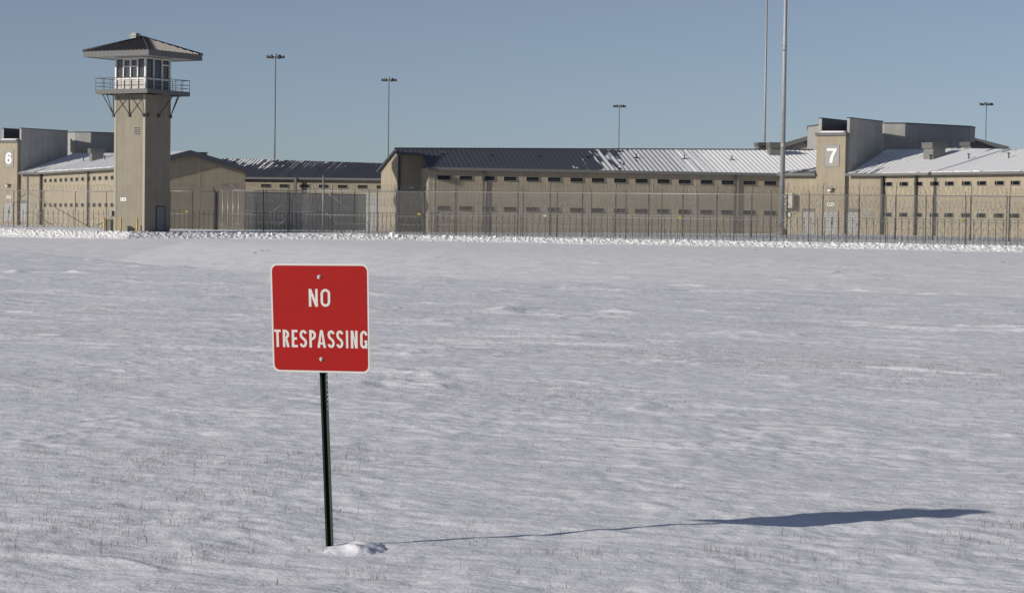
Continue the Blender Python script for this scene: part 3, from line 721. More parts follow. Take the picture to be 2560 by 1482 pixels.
# rooftop units
def rooftop_unit(F, a, r, zb, w, d, h, label):
    p = F(a, r, zb); root = thing('rooftop_unit', p, label, 'air handler', 'louvred air handlers on the prison roofs')
    b = MB(F); b.box(a-w*.45, a+w*.45, r-d*.4, r+d*.4, zb-.5, zb+h*.55); b.build('casing', M['rtu'], root)
    c = MB(F)
    n = 5
    for k in range(n):
        z0 = zb+h*.55+k*h*.45/n; c.box(a-w/2, a+w/2, r-d/2, r+d/2, z0+.03, z0+h*.45/n); c.box(a-w/2+.06, a+w/2-.06, r-d/2+.06, r+d/2-.06, z0-.002, z0+.032)
    c.build('louvre_hood', M['rtu'], root)
    t = MB(F); t.box(a-w/2-.04, a+w/2+.04, r-d/2-.04, r+d/2+.04, zb+h+.002, zb+h+.06); t.build('lid', M['fascia2'], root)
def at(F, u, v, Y): p = W(u, v, Y); d = p-F.o; return (F.c*d.x+F.s*d.y, -F.s*d.x+F.c*d.y, p.z)
for F_, u_, v_, Y_, w_, d_, h_, lab in (
    (Fl7, 1936, 387, 224, 1.35, 1.4, 1.15, 'grey louvred air handler on the snowy roof directly behind the near tall pole'),
    (Fl7, 1904, 377, 228, 1.2, 1.6, .75, 'grey louvred air handler at the ridge left of the near tall pole'),
    (Fr7, 2336, 388, 213, 1.5, 1.9, 1.1, 'grey louvred air handler on snow to the right of the building marked 7'),
    (Fr7, 2428, 377, 218, 1.5, 1.7, .75, 'grey louvred air handler behind the ridge right of the hall of building 7'),
    (Fr6, 241, 397, 262, 1.5, 1.7, 1.1, 'grey louvred air handler on the snowy roof between numeral 6 and the guard tower'),
    (Fr6, 504, 397, 250, 1.2, 1.0, .65, 'grey low air handler behind the gable right of the guard tower')):
    a_, r_, z_ = at(F_, u_, v_, Y_); rooftop_unit(F_, a_, r_, z_, w_, d_, h_, lab)

# wall-mounted twin-fan condenser and meter on unit 7
def condenser():
    a = hit_line(1976, 500, H0, H1); z0 = CAMZ+1.52
    root = thing('condenser', Fh7(a, -.4, z0), 'cream twin fan condenser bolted to the wall left of the doors of building 7', 'air conditioner')
    b = MB(Fh7); b.box(a-.55, a+.55, -.75, -.2, z0, z0+1.42); b.build('casing', M['ac'], root)
    for k in (0, 1):
        zc = z0+.38+k*.68; n = 20; f = MB(Fh7); f.tube((a-.18, -.80, zc), (a-.18, -.752, zc), .29, n); fo = f.build('fan', M['steel_dark'], root)
        g = MB(Fh7); g.tube((a-.18, -.82, zc), (a-.18, -.802, zc), .12, 14); g.build('hub', M['ac'], fo)
    br = MB(Fh7)
    for dx in (-.45, .4): br.box(a+dx, a+dx+.06, -.8, 0, z0-.06, z0-.002); br.tube((a+dx+.03, -.75, z0-.05), (a+dx+.03, -.02, z0-.6), .03, 4)
    br.build('bracket', M['steel'], root)
condenser()
def meter():
    a = hit_line(1969, 536, H0, H1); z0 = CAMZ+.78
    root = thing('meter_box', Fh7(a, -.1, z0), 'small grey and white meter box below the condenser on building 7', 'meter box')
    b = MB(Fh7); b.box(a-.16, a+.12, -.2, -.002, z0-.2, z0+.45); b.build('casing', M['steel_dark'], root)
    b = MB(Fh7); b.box(a+.13, a+.36, -.16, -.002, z0-.1, z0+.3); b.build('cover', M['white'], root)
meter()

# ------------------------------------------------------------------ guard tower
def tower():
    C0 = W(360.8, 560, 200.0)                # front corner at ground
    ang = R(-30.5); F = Frame((C0.x, C0.y, 0), ang+0)     # +x along the right-hand shaded face normal side
    # local frame: corner at origin; left face runs along -x, right face runs along +y
    S = 3.55; g = .2
    root = thing('guard_tower', (C0.x, C0.y, .35), 'tall tan guard tower with a glazed cabin, balcony and hipped metal roof', 'guard tower')
    zf = CAMZ+10.75
    sh = MB(F); sh.box(-S, 0, 0, S, g-.4, zf)
    for x0, x1 in ((-S-.012, -S+.22), (-.28, .012)): sh.box(x0, x1, -.012, -.001, g-.4, zf-.02, 1)
    sh.box(-S+.27, -S+.30, -.006, -.001, g, zf-.02, 2); sh.box(-.33, -.31, -.006, -.001, g, zf-.02, 2)
    shaft = sh.build('shaft', [M['tan2'], M['edge'], M['column']], root)
    # louvre vent, plate, meter, door
    lv = MB(F); zc = CAMZ+7.5
    lv.box(-1.32, -.62, -.045, -.002, zc-.36, zc+.36); lo = lv.build('louvre', M['edge'], root)
    l2 = MB(F)
    for k in range(4): l2.box(-1.24, -.66, -.056, -.046, zc-.32+k*.17, zc-.20+k*.17)
    l2.build('slot', M['stake'], lo)
    pl = MB(F); pl.box(-2.75, -2.1, -.03, -.002, CAMZ+1.22, CAMZ+1.5); po = pl.build('plate', M['numw'], root)
    for a_, b_ in ((-2.68, -2.58), (-2.47, -2.40), (-2.37, -2.30), (-2.27, -2.20)): pm = MB(F); pm.box(a_, b_, -.034, -.0305, CAMZ+1.29, CAMZ+1.43); pm.build('marking', M['fascia2'], po)
    dr = MB(F); dr.box(.002, .05, 1.65, 2.75, g, CAMZ+.72); do = dr.build('door', M['doorb'], root)
    fr = MB(F); fr.box(.002, .08, 1.58, 1.648, g, CAMZ+.79); fr.box(.002, .08, 2.752, 2.82, g, CAMZ+.79); fr.box(.002, .08, 1.648, 2.752, CAMZ+.722, CAMZ+.79); fr.build('frame', M['fascia'], do)
    hd = MB(F); hd.box(.052, .12, 2.5, 2.6, 1.2, 1.35); hd.build('handle', M['bolt'], do)
    # balcony
    B = 1.22; bt = .40
    fl = MB(F); fl.box(-S-B+.05, B-.05, -B+.05, S+B-.05, zf+.12, zf+.30)
    fl.build('balcony_floor', M['steel_dark'], root)
    ed = MB(F)
    ed.box(-S-B, B, -B, -B+.05, zf, zf+bt); ed.box(-S-B, B, S+B-.05, S+B, zf, zf+bt); ed.box(-S-B, -S-B+.05, -B+.05, S+B-.05, zf, zf+bt); ed.box(B-.05, B, -B+.05, S+B-.05, zf, zf+bt)
    ed.build('balcony_edge', M['fascia2'], root)
    rl = MB(F); zt = zf+bt+1.02
    x0, x1, y0, y1 = -S-B+.03, B-.03, -B+.03, S+B-.03
    for zz, r_ in ((zt, .028), (zt-.42, .018), (zt-.74, .018)):
        for p, q_ in (((x0, y0), (x1, y0)), ((x1, y0), (x1, y1)), ((x1, y1), (x0, y1)), ((x0, y1), (x0, y0))): rl.tube((*p, zz), (*q_, zz), r_, 5)
    rail = rl.build('railing', M['steel_dark'], root)
    n = 6
    for i in range(n):
        for p in ((x0+(x1-x0)*i/n, y0), (x1, y0+(y1-y0)*i/n), (x1-(x1-x0)*i/n, y1), (x0, y1-(y1-y0)*i/n)):
            b = MB(F); b.tube((*p, zf+.05), (*p, zt), .024, 5); b.build('baluster', M['steel_dark'], rail)
    # knee braces
    zb = zf-1.80
    def brace(pts):
        b = MB(F); s, es = pts[0], pts[1:]
        for e in es: b.tube(s, e, .045, 5)
        b.box(s[0]-.09, s[0]+.09, s[1]-.09, s[1]+.09, s[2]-.20, s[2]+.08); b.build('brace', M['stake'], root)
    brace([(-S/2, -.08, zb), (-S/2-.75, -B+.15, zf), (-S/2+.75, -B+.15, zf)])
    brace([(-S-.08, -.06, zb), (-S-B+.12, -.35, zf), (-S-B+.12, .25, zf), (-S+.75, -B+.15, zf)])
    brace([(-.16, -.08, zb), (-.95, -B+.15, zf)])
    brace([(.08, .30, zb)]); brace([(.08, S/2, zb), (B-.12, S/2+.8, zf)])
    brace([(.08, S-.1, zb), (B-.12, S-.35, zf), (B-.3, S+.05, zf)])
    brace([(-S-.08, S-.1, zb), (-S-B+.1, S-.4, zf)])
    # cabin: four sill panels, mullions and glass per side
    z0 = zf+.30; z1 = z0+2.98; zs = z0+1.12; cabin = MB(F)
    e = .0
    cb = MB(F); cb.box(-S+.14, -.14, .14, S-.14, z0, zs-.05); cb.box(-S+.1, -.1, .1, S-.1, z1-.1, z1); cb.build('cabin_wall', M['panelw'], root)
    gl = MB(F); gl.box(-S+.16, -.16, .16, S-.16, zs-.04, z1-.102)
    gm = bpy.data.materials.new('cabin_glass'); gm.use_nodes = True; bb = gm.node_tree.nodes['Principled BSDF']; bb.inputs['Base Color'].default_value = (.06, .065, .075, 1); bb.inputs['Roughness'].default_value = .08; bb.inputs['Specular IOR Level'].default_value = .35; bb.inputs['Alpha'].default_value = .9
    gl.build('glass', gm, root)
    it = MB(F); it.box(-S+.6, -.6, .6, S-.6, zs-.03, zs+.1); it.box(-2.4, -1.9, 1.0, 1.3, zs+.1, zs+.75); it.build('desk', M['door'], root)
    def face(fn, xs, transom, dooridx=None):
        f = MB(F)
        def bar(a0, a1, b0, b1, dp=.1): fn(f, a0, a1, b0, b1, dp)
        for x in xs: bar(x-.055, x+.055, z0, z1, .13)
        bar(.0, S, z1-.14, z1+.001, .09); bar(0, S, zs-.1, zs+.04, .11); bar(0, S, z0, z0+.1, .09)
        for i in transom:
            xa, xb = xs[i]+.055, xs[i+1]-.055; bar(xa, xb, zs+1.0, zs+1.1, .11); bar(xa, xa+.05, zs+1.1, z1-.14, .10); bar(xb-.05, xb, zs+1.1, z1-.14, .10); bar(xa+.05, xb-.05, z1-.22, z1-.14, .10)
        if dooridx is not None:
            xa, xb = xs[dooridx]+.06, xs[dooridx+1]-.06; bar(xa, xb, z1-.62, z1-.52, .12); bar(xa, xa+.07, z0+.1, z1-.62, .115); bar(xb-.07, xb, z0+.1, z1-.62, .115)
        return f
    xs = [.08, S*.27, S*.5, S*.73, S-.08]
    face(lambda f, a0, a1, b0, b1, dp: f.box(-S+a0, -S+a1, .15-dp, .145, b0, b1), xs, (1, 2)).build('window_frame', M['white'], root)
    face(lambda f, a0, a1, b0, b1, dp: f.box(-.145, -.15+dp, a0, a1, b0, b1), [.08, S*.34, S*.66, S-.08], (), 2).build('window_frame', M['white'], root)
    face(lambda f, a0, a1, b0, b1, dp: f.box(-S+.145, -S+.15-dp, a0, a1, b0, b1), xs, ()).build('window_frame', M['white'], root)
    face(lambda f, a0, a1, b0, b1, dp: f.box(-S+a0, -S+a1, S-.15+dp, S-.145, b0, b1), xs, ()).build('window_frame', M['white'], root)
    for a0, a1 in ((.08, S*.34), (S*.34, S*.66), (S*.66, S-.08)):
        sp_ = MB(F); sp_.box(-.145, -.10, a0+.06, a1-.06, z0+.1, zs-.1); sp_.build('shade_panel', M['shade_panel'], root)  # added dark panels paint in the shade of the cabin's right side
    cp = MB(F)
    for x, y in ((-S, 0), (-.17, 0), (-S, S-.17), (-.17, S-.17)): cp.box(x, x+.17, y, y+.17, z0, z1)
    cp.build('corner_post', M['white'], root)
    # roof
    O = 1.98; f0 = z1-.02; f1 = f0+.50; ap = f1+1.42
    cxl, cyl = -S/2, S/2
    x0, x1, y0, y1 = -S-O, O, -O, S+O
    fs = MB(F)
    fs.box(x0, x1, y0, y0+.08, f0, f1); fs.box(x0, x1, y1-.08, y1, f0, f1); fs.box(x0, x0+.08, y0+.08, y1-.08, f0, f1); fs.box(x1-.08, x1, y0+.08, y1-.08, f0, f1)
    fo = fs.build('fascia', M['fascia2'], root)
    sf = MB(F); sf.box(x0+.08, x1-.08, y0+.08, y1-.08, f0+.06, f0+.14); sf.build('soffit', M['panelw'], root)
    rf = MB(F); cs = [(x0-.04, y0-.04, f1), (x1+.04, y0-.04, f1), (x1+.04, y1+.04, f1), (x0-.04, y1+.04, f1)]
    apx = (cxl, cyl, ap)
    rf.add(cs+[apx], [(0, 1, 4), (2, 3, 4), (3, 0, 4), (3, 2, 1, 0)]); rf.add([cs[1], cs[2], apx], [(0, 1, 2)], 2)  # right-hand slope in the paler metal
    HALF = (x1-x0)/2
    for side in range(4):
        k = -HALF+.3
        while k < HALF-.1:
            L_ = HALF-abs(k)
            def pt(a, b):   # a along side, b inwards fraction
                z = f1+(ap-f1)*b/HALF
                if side == 0: return (cxl+a, y0+b, z)
                if side == 1: return (x1-b, cyl+a, z)
                if side == 2: return (cxl-a, y1-b, z)
                return (x0+b, cyl-a, z)
            p0, p1 = Vector(pt(k, -.02)), Vector(pt(k, L_-.02))
            w = .03
            q0, q1 = Vector(pt(k+.06, -.02)), Vector(pt(k+.06, max(.02, L_-.08)))
            up = Vector((0, 0, .085))
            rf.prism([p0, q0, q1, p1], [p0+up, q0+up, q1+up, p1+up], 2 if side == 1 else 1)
            k += .47
    for c in cs: rf.tube((c[0], c[1], c[2]+.05), (cxl, cyl, ap+.05), .11, 6, 0)
    ro = rf.build('roof', [mat('tower_roof_metal', (.045, .043, .05), .55, var=.08, spec=.2), mat('tower_roof_rib_lit', (.11, .10, .10), .5, spec=.3), mat('pale_roof_metal', (.33, .305, .285), .7, var=.12, vscale=2)], root)  # ribs lighter than the pans: sunlit highlights put into their colour
    vt = MB(F); vz = ap-.5; vx, vy = cxl-.75, cyl-.2
    vt.box(vx-.33, vx+.33, vy-.33, vy+.33, vz-.3, vz+.62); vt.box(vx-.42, vx+.42, vy-.42, vy+.42, vz+.622, vz+.72); vt.box(vx-.27, vx+.27, vy-.27, vy+.27, vz+.722, vz+.9)
    vt.build('roof_vent', M['door'], ro)
    pp = MB(F); pp.tube((cxl-.15, cyl-.35, ap-.4), (cxl-.15, cyl-.35, ap+.30), .06, 8); pp.build('vent_pipe', M['stake'], ro)
    mb = MB(F); mb.box(-S-.3, -S-.04, -.25, .08, 1.75, 2.25)
    for dx in (-.26, -.12): mb.tube((-S+dx, -.08, .2), (-S+dx, -.08, 1.75), .03, 5)
    tag(mb.build('meter_box', M['steel'], root))
    return F, S
TF, TS = tower()

def bollard(u, Y, lab):
    p = W(u, 580, Y); root = thing('bollard', (p.x, p.y, .2), lab, 'bollard', 'yellow bollards round the guard tower')
    b = MB(); b.tube((p.x, p.y, 0), (p.x, p.y, CAMZ-.34), .085, 12); b.build('post', M['yellow'], root)
    c = MB(); c.tube((p.x, p.y, CAMZ-.338), (p.x, p.y, CAMZ-.27), .085, 12, r2=.035); c.build('cap', M['yellow'], root)
bollard(260.5, 199.5, 'yellow bollard left of the cabinet, leftmost of the three at the tower')
bollard(302, 199.3, 'yellow bollard right of the cabinet, middle one of the three at the tower')
bollard(342.5, 197.6, 'yellow bollard nearest the dark side of the tower, rightmost of three')
def cabinet():
    p = W(264.5, 577, 199.6); F = Frame((p.x, p.y, 0), R(-12))
    root = thing('utility_cabinet', (p.x, p.y, .3), 'grey green metal utility cabinet between two yellow bollards by the tower', 'cabinet')
    b = MB(F); b.box(0, .48, 0, .6, .1, CAMZ-.50); b.build('body', M['cab'], root)
    d = MB(F); d.box(.03, .45, -.025, -.002, .45, CAMZ-.56); do = d.build('door', M['cab'], root)
    l = MB(F); l.box(-.03, .51, -.05, .63, CAMZ-.498, CAMZ-.45); l.build('lid', M['cab'], root)
cabinet()

# ------------------------------------------------------------------ fences
def run_points(poly, step):
    out = []; carry = 0
    for i in range(len(poly)-1):
        a, b = poly[i], poly[i+1]; L_ = (b-a).length; n = max(1, round(L_/step))
        for k in range(n): out.append((a+(b-a)*k/n, (b-a).normalized()))
    out.append((poly[-1], (poly[-1]-poly[-2]).normalized())); return out

def coil(mb, a, b, z, r, pitch, wire=.011, sag=.05):
    d = b-a; L_ = d.length; e = d/L_; nrm = v2(-e.y, e.x); n = int(L_/pitch*9); ph = random.uniform(0, 6)
    pts = []
    for i in range(n+1):
        s = L_*i/n; t = 2*math.pi*s/pitch+ph; rr_ = r*(1+.10*math.sin(s*1.7+ph)+.05*math.sin(s*5.1)); zz = z-sag*math.sin(math.pi*((s/3.1) % 1))+rr_*math.sin(t)
        c = a+e*(s+.25*pitch*math.sin(t*1.0+s))+nrm*(rr_*math.cos(t)); pts.append(Vector((c.x, c.y, zz)))
    base = len(mb.v)
    for i, p in enumerate(pts):
        for k in range(3):
            w = 2*math.pi*k/3; mb.v.append(p+Vector((math.cos(w)*wire, math.sin(w)*wire*.3, math.sin(w)*wire)))
    for i in range(len(pts)-1):
        for k in range(3):
            j = (k+1) % 3; mb.f.append([base+i*3+k, base+i*3+j, base+i*3+3+j, base+i*3+3+k]); mb.m.append(0)

def fence(name, label, poly, step, zb, zt, pr, postmat, rails, arm=None, ext=None, coils=(), braces=(), fabric=True, skip=()):
    poly = [v2(*p) for p in poly]
    root = thing(name, (poly[0].x, poly[0].y, zb), label, 'fence')
    pts = run_points(poly, step)
    # post (shared mesh)
    pb = MB(); pb.tube((0, 0, 0), (0, 0, zt-zb), pr, 8)
    if arm: pb.tube((0, 0, zt-zb-.02), (arm[0], arm[1], zt-zb+arm[2]), pr*.55, 5)
    if ext: pb.tube((0, 0, zt-zb), (ext[0], 0, zt-zb+ext[1]), pr*.42, 5)
    proto = None
    for p, e in pts:
        if proto is None:
            proto = pb.build('post', postmat, None); proto.parent = root; o = proto
        else: o = proto.copy(); COL.objects.link(o)
        o.location = Vector((p.x, p.y, zb))-root.location; o.rotation_euler.x = random.gauss(0, .004); o.rotation_euler.y = random.gauss(0, .005)
    rb = MB()
    for z_, r_ in rails:
        for i in range(len(poly)-1): rb.tube((poly[i].x, poly[i].y-.02, z_), (poly[i+1].x, poly[i+1].y-.02, z_), r_, 6)
    rb.build('rail', M['rail'], root)
    if fabric:
        fm = MB()
        for i in range(len(poly)-1):
            a, b = poly[i], poly[i+1]; L_ = (b-a).length
            fm.add([(a.x, a.y-.045, zb), (b.x, b.y-.045, zb), (b.x, b.y-.045, zt), (a.x, a.y-.045, zt)], [(0, 1, 2, 3)]); fm.uv[len(fm.f)-1] = [(0, 0), (L_, 0), (L_, zt-zb), (0, zt-zb)]
        fm.build('chain_link_mesh', M['mesh'], root)
    for dy, z_, r_, pitch in coils:
        cb = MB()
        for i in range(len(poly)-1): coil(cb, poly[i]+v2(0, dy), poly[i+1]+v2(0, dy), z_, r_, pitch)
        cb.build('razor_wire', M['razor'], root)
    for (p, q_, r_) in braces:
        b = MB(); b.tube(p, q_, r_, 6); b.build('brace', M['steel'], root)
    return root

def PP(u, Y, v=540): p = W(u, v, Y); return (p.x, p.y)
ZT = CAMZ+2.40; ZB = .25
O_A = PP(596, 211); O_B = PP(1060, 200); O_C = PP(2620, 175.6)
fence('outer_fence', 'long outer chain link fence with angled post tips in front of the building marked 7', [O_B, O_C], 3.29, ZB, ZT, .042, M['steel_dark'],
      [(ZT, .032), (CAMZ+.32, .02)], arm=(-.12, -.25, .36), coils=[(.55, .75, .42, .42)])
fence('outer_fence', 'outer chain link fence with diagonal braces between the snow bank and grey yard wall', [O_A, O_B], 2.9, ZB, ZT, .042, M['steel_dark'],
      [(ZT, .032), (CAMZ+.24, .02)], arm=(-.12, -.25, .36), coils=[(.5, .75, .42, .42)])
O_D = PP(545, 219.5)
fence('corner_fence', 'short fence panel seen edge on with close pale posts and tangled razor wire', [O_D, O_A], 2.1, ZB, ZT, .055, M['rail'],
      [(ZT, .03), (CAMZ+.2, .02)], coils=[(.1, ZT+.35, .36, .55), (.3, 1.6, .55, .9)], fabric=True)
O_E = PP(-40, 229)
fence('outer_fence', 'outer chain link fence behind the guard tower running past the building marked 6', [O_E, PP(425, 219)], 3.9, ZB-.15, ZT-.14, .04, M['steel_dark'],
      [(ZT-.14, .03), (CAMZ+.05, .02)], coils=[(.6, .6, .4, .5), (.2, ZT+.2, .34, .45)])
fence('side_fence', 'chain link fence panel with dark posts just right of the guard tower', [PP(425, 219), PP(536, 219)], 2.1, ZB, ZT-.05, .045, M['stake'],
      [(ZT-.05, .03), (CAMZ+.15, .022)], arm=(-.15, -.2, .36), coils=[(.3, ZT+.35, .36, .34)])
# the dark leaf standing edge on at the corner
gp = W(541, 530, 218.5)
gr = thing('gate_post', (gp.x, gp.y, .3), 'thick dark gate post cluster at the fence corner right of the tower', 'gate post')
b = MB(); b.box(gp.x-.2, gp.x-.06, gp.y-.08, gp.y+.08, .2, ZT+.05); b.box(gp.x+.05, gp.x+.19, gp.y-.05, gp.y+.1, .2, ZT+.02); b.tube((gp.x-.12, gp.y, ZT), (gp.x-.42, gp.y-.2, ZT+.4), .04, 6); b.build('post', M['stake'], gr)
b = MB(); b.box(gp.x-.058, gp.x+.048, gp.y-.03, gp.y+.03, .4, ZT-.1); b.build('leaf', M['stake'], gr)

# inner fence: taller, with thin extensions that carry the coils above
I_A = PP(612, 217.5, 560); I_B = PP(1060, 205.2, 560); I_C = PP(2620, 181.4, 560); ZI = CAMZ+2.48
fence('inner_fence', 'taller inner chain link fence with thin post extensions and razor wire coils on top', [I_B, I_C], 3.12, .4, ZI, .055, M['stake'],
      [(ZI, .028), (CAMZ+.55, .02)], ext=(.06, 1.05), coils=[(-.25, ZI+.42, .36, .40), (-.45, CAMZ+1.75, .34, .40), (-.45, CAMZ+1.05, .34, .42), (-.9, .95, .42, .42), (-.5, CAMZ+.05, .34, .5)])
fence('inner_fence', 'inner chain link fence with coils on top in front of the grey yard wall', [I_A, I_B], 2.75, .4, ZI, .05, M['stake'],
      [(ZI, .028), (CAMZ+.5, .02)], ext=(.05, .6), coils=[(-.25, ZI+.36, .34, .36), (-.45, CAMZ+1.5, .34, .42), (-.9, .95, .42, .45)])
def gate_brace(u0, v0, u1, v1, Y, r_=.035):
    return (W(u0, v0, Y), W(u1, v1, Y), r_)
# tall gate posts with bracing in the yard
def gate(u, vt, Y, lab, dirs, w=.11):
    p = W(u, 575, Y); t_ = W(u+1.5, vt, Y)
    root = thing('yard_gate', (p.x, p.y, .3), lab, 'gate', 'braced steel gates in the fence lines')
    b = MB(); b.tube((p.x, p.y, .2), (p.x, p.y, t_.z), w, 10); b.build('post', M['steel'], root)
    for (u0, v0, u1, v1) in dirs:
        a, c = W(u0, v0, Y), W(u1, v1, Y); b = MB(); b.tube(a, c, .04, 6); b.build('brace', M['steel'], root)
gate(807.5, 439, 222, 'tallest pale steel gate frame standing in front of the grey yard wall', [(813, 478, 920, 560), (813, 530, 865, 578), (740, 486, 660, 545), (742, 528, 690, 568)])
gate(68.5, 441, 227, 'pale steel gate frame at the far left before the building marked 6', [(73, 482, 228, 570), (73, 527, 130, 562), (64, 484, 28, 515), (232, 568, 258, 556)], .09)

# rows of short barbed stakes between the two fences
def stakes(label, poly, step, zb, h):
    poly = [v2(*p) for p in poly]; root = thing('stake_barrier', (poly[0].x, poly[0].y, zb), label, 'stake barrier')
    pb = MB(); pb.tube((0, 0, 0), (0, 0, h), .024, 5); pb.box(-.04, .04, -.03, .03, h-.42, h-.30); pb.box(-.035, .035, -.03, .03, h-.12, h-.02)
    proto = None
    for p, e in run_points(poly, step):
        if proto is None: proto = pb.build('stake', M['stake'], None); proto.parent = root; o = proto
        else: o = proto.copy(); COL.objects.link(o)
        o.location = Vector((p.x, p.y, zb))-root.location; o.rotation_euler.y = random.gauss(0, .006); o.scale.z = random.uniform(.985, 1.015)
    rb = MB()
    for z_ in (zb+.3, zb+h*.5, zb+h-.36): rb.tube((poly[0].x, poly[0].y, z_), (poly[-1].x, poly[-1].y, z_), .009, 4)
    for z_ in (zb+.9, ): coil(rb, poly[0], poly[-1], z_, .5, .55)
    rb.build('barbed_wire', M['razor'], root)
stakes('row of short dark stakes and coils between the fences before the building marked 7', [PP(1064, 203, 560), PP(2620, 178.6, 560)], .60, .35, 2.08)
stakes('row of short dark stakes in front of the grey yard wall', [PP(612, 214, 560), PP(1052, 203.2, 560)], .47, .3, 2.1)
stakes('row of short dark stakes right of the tower in front of the gable wall', [PP(424, 221.5, 560), PP(534, 221.5, 560)], .47, .3, 2.1)
stakes('row of short dark stakes left of the tower before the building marked 6', [PP(-40, 233, 560), PP(285, 226, 560)], .62, .2, 2.05)
# small warning plates on the wire
for i, (u_, v_, Y_, lab) in enumerate(((1047, 535, 199.8, 'tiny yellow plate on the fence left of the long wing'), (1362, 540, 194.9, 'tiny pale plate on the fence below the fifth lower window'), (1698, 544, 189.2, 'tiny yellow plate on the fence midway along the long wing'), (2410, 552, 178.8, 'tiny yellow plate on the fence below the right wing windows'), (466, 529, 218.6, 'tiny yellow plate on the panel right of the tower'))):
    p = W(u_, v_, Y_); b = MB(); b.box(p.x-.14, p.x+.14, p.y-.02, p.y, p.z-.09, p.z+.09); o = b.build('warning_plate', M['yellow'] if i != 1 else M['numw'], None, loc=p); tag(o, lab, 'sign', 'small plates on the fences')

# ------------------------------------------------------------------ poles and masts
def near_pole():
    p = W(1953.5, 590, 197); root = thing('light_pole', (p.x, p.y, .3), 'thick pale galvanised pole on a concrete foot, running out of the frame at the top', 'pole')
    b = MB(); b.tube((p.x, p.y, 1.53), (p.x, p.y, 30), .235, 16, r2=.13); b.build('pole', M['pole'], root)
    for k in (8.5, 17.0):
        b = MB(); r_ = .235-(.105)*(k-1.25)/28.75+.012; b.tube((p.x, p.y, k), (p.x, p.y, k+.5), r_, 16, r2=r_-.002); b.build('collar', M['pole'], root)
    b = MB(); b.tube((p.x, p.y, .2), (p.x, p.y, 1.46), .50, 14); b.tube((p.x, p.y, 1.462), (p.x, p.y, 1.52), .34, 10, mi=0); b.build('footing', M['conc'], root)
    b = MB(); b.box(p.x-.13, p.x+.13, p.y-.3, p.y-.22, 1.5, 1.95); b.build('hatch', M['steel'], root)
    lum_head(root, p.x, p.y, 30)
def lum_head(root, x, y, z):
    r = MB(); n = 12
    for i in range(n):
        a, b_ = 2*math.pi*i/n, 2*math.pi*(i+1)/n; r.tube((x+.75*math.cos(a), y+.75*math.sin(a), z-.25), (x+.75*math.cos(b_), y+.75*math.sin(b_), z-.25), .05, 5)
    for i in range(3): a = 2*math.pi*i/3; r.tube((x, y, z-.1), (x+.75*math.cos(a), y+.75*math.sin(a), z-.25), .04, 4)
    r.build('hoist_ring', M['mast'], root)
    c = MB(); c.tube((x, y, z-.45), (x, y, z+.35), .28, 10, r2=.20); c.build('head_cap', M['rail'], root)
    for i in range(6):
        a = 2*math.pi*i/6+.1; d = Vector((math.cos(a), math.sin(a), 0)); o = Vector((x, y, z-.42))
        l = MB(); l.tube(o+d*.75, o+d*.95+Vector((0, 0, .0)), .05, 5); s = o+d*.95
        l.tube(s, s+d*.62+Vector((0, 0, .30)), .10, 8, r2=.30); l.tube(s+Vector((0, 0, .02)), s+d*.02+Vector((0, 0, .42)), .13, 6); l.build('luminaire', M['stake'], root)
near_pole()
def mast(u, v, H, lab, thick=.19):
    # height H above the camera fixes the distance from the picture height
    Y = 300.
    for _ in range(30):
        p = W(u, v, Y); Y *= H/(p.z-CAMZ)
    root = thing('high_mast_light', (p.x, p.y, .5), lab, 'high mast light', 'high mast lights behind the prison')
    b = MB(); b.tube((p.x, p.y, .3), (p.x, p.y, p.z-.2), thick, 10, r2=thick*.5); b.build('pole', M['mast'], root)
    lum_head(root, p.x, p.y, p.z)
mast(689, 140, 28.5, 'high mast light nearest the guard tower, the tallest one with a visible head')
mast(972.5, 198, 28.5, 'high mast light rising above the left end of the long wing')
mast(1548.5, 264, 28.5, 'high mast light rising behind the middle of the long dark roof')
mast(2466, 259, 28.5, 'high mast light at far right beyond the building marked 7')
p = W(1911, 360, 258); root = thing('light_pole', (p.x, p.y, .5), 'thinner pole behind the ridge just left of the thick pale pole', 'pole')
b = MB(); b.tube((p.x, p.y, .4), (p.x, p.y, 31), .16, 12, r2=.10); b.build('pole', M['pole'], root); lum_head(root, p.x, p.y, 31)

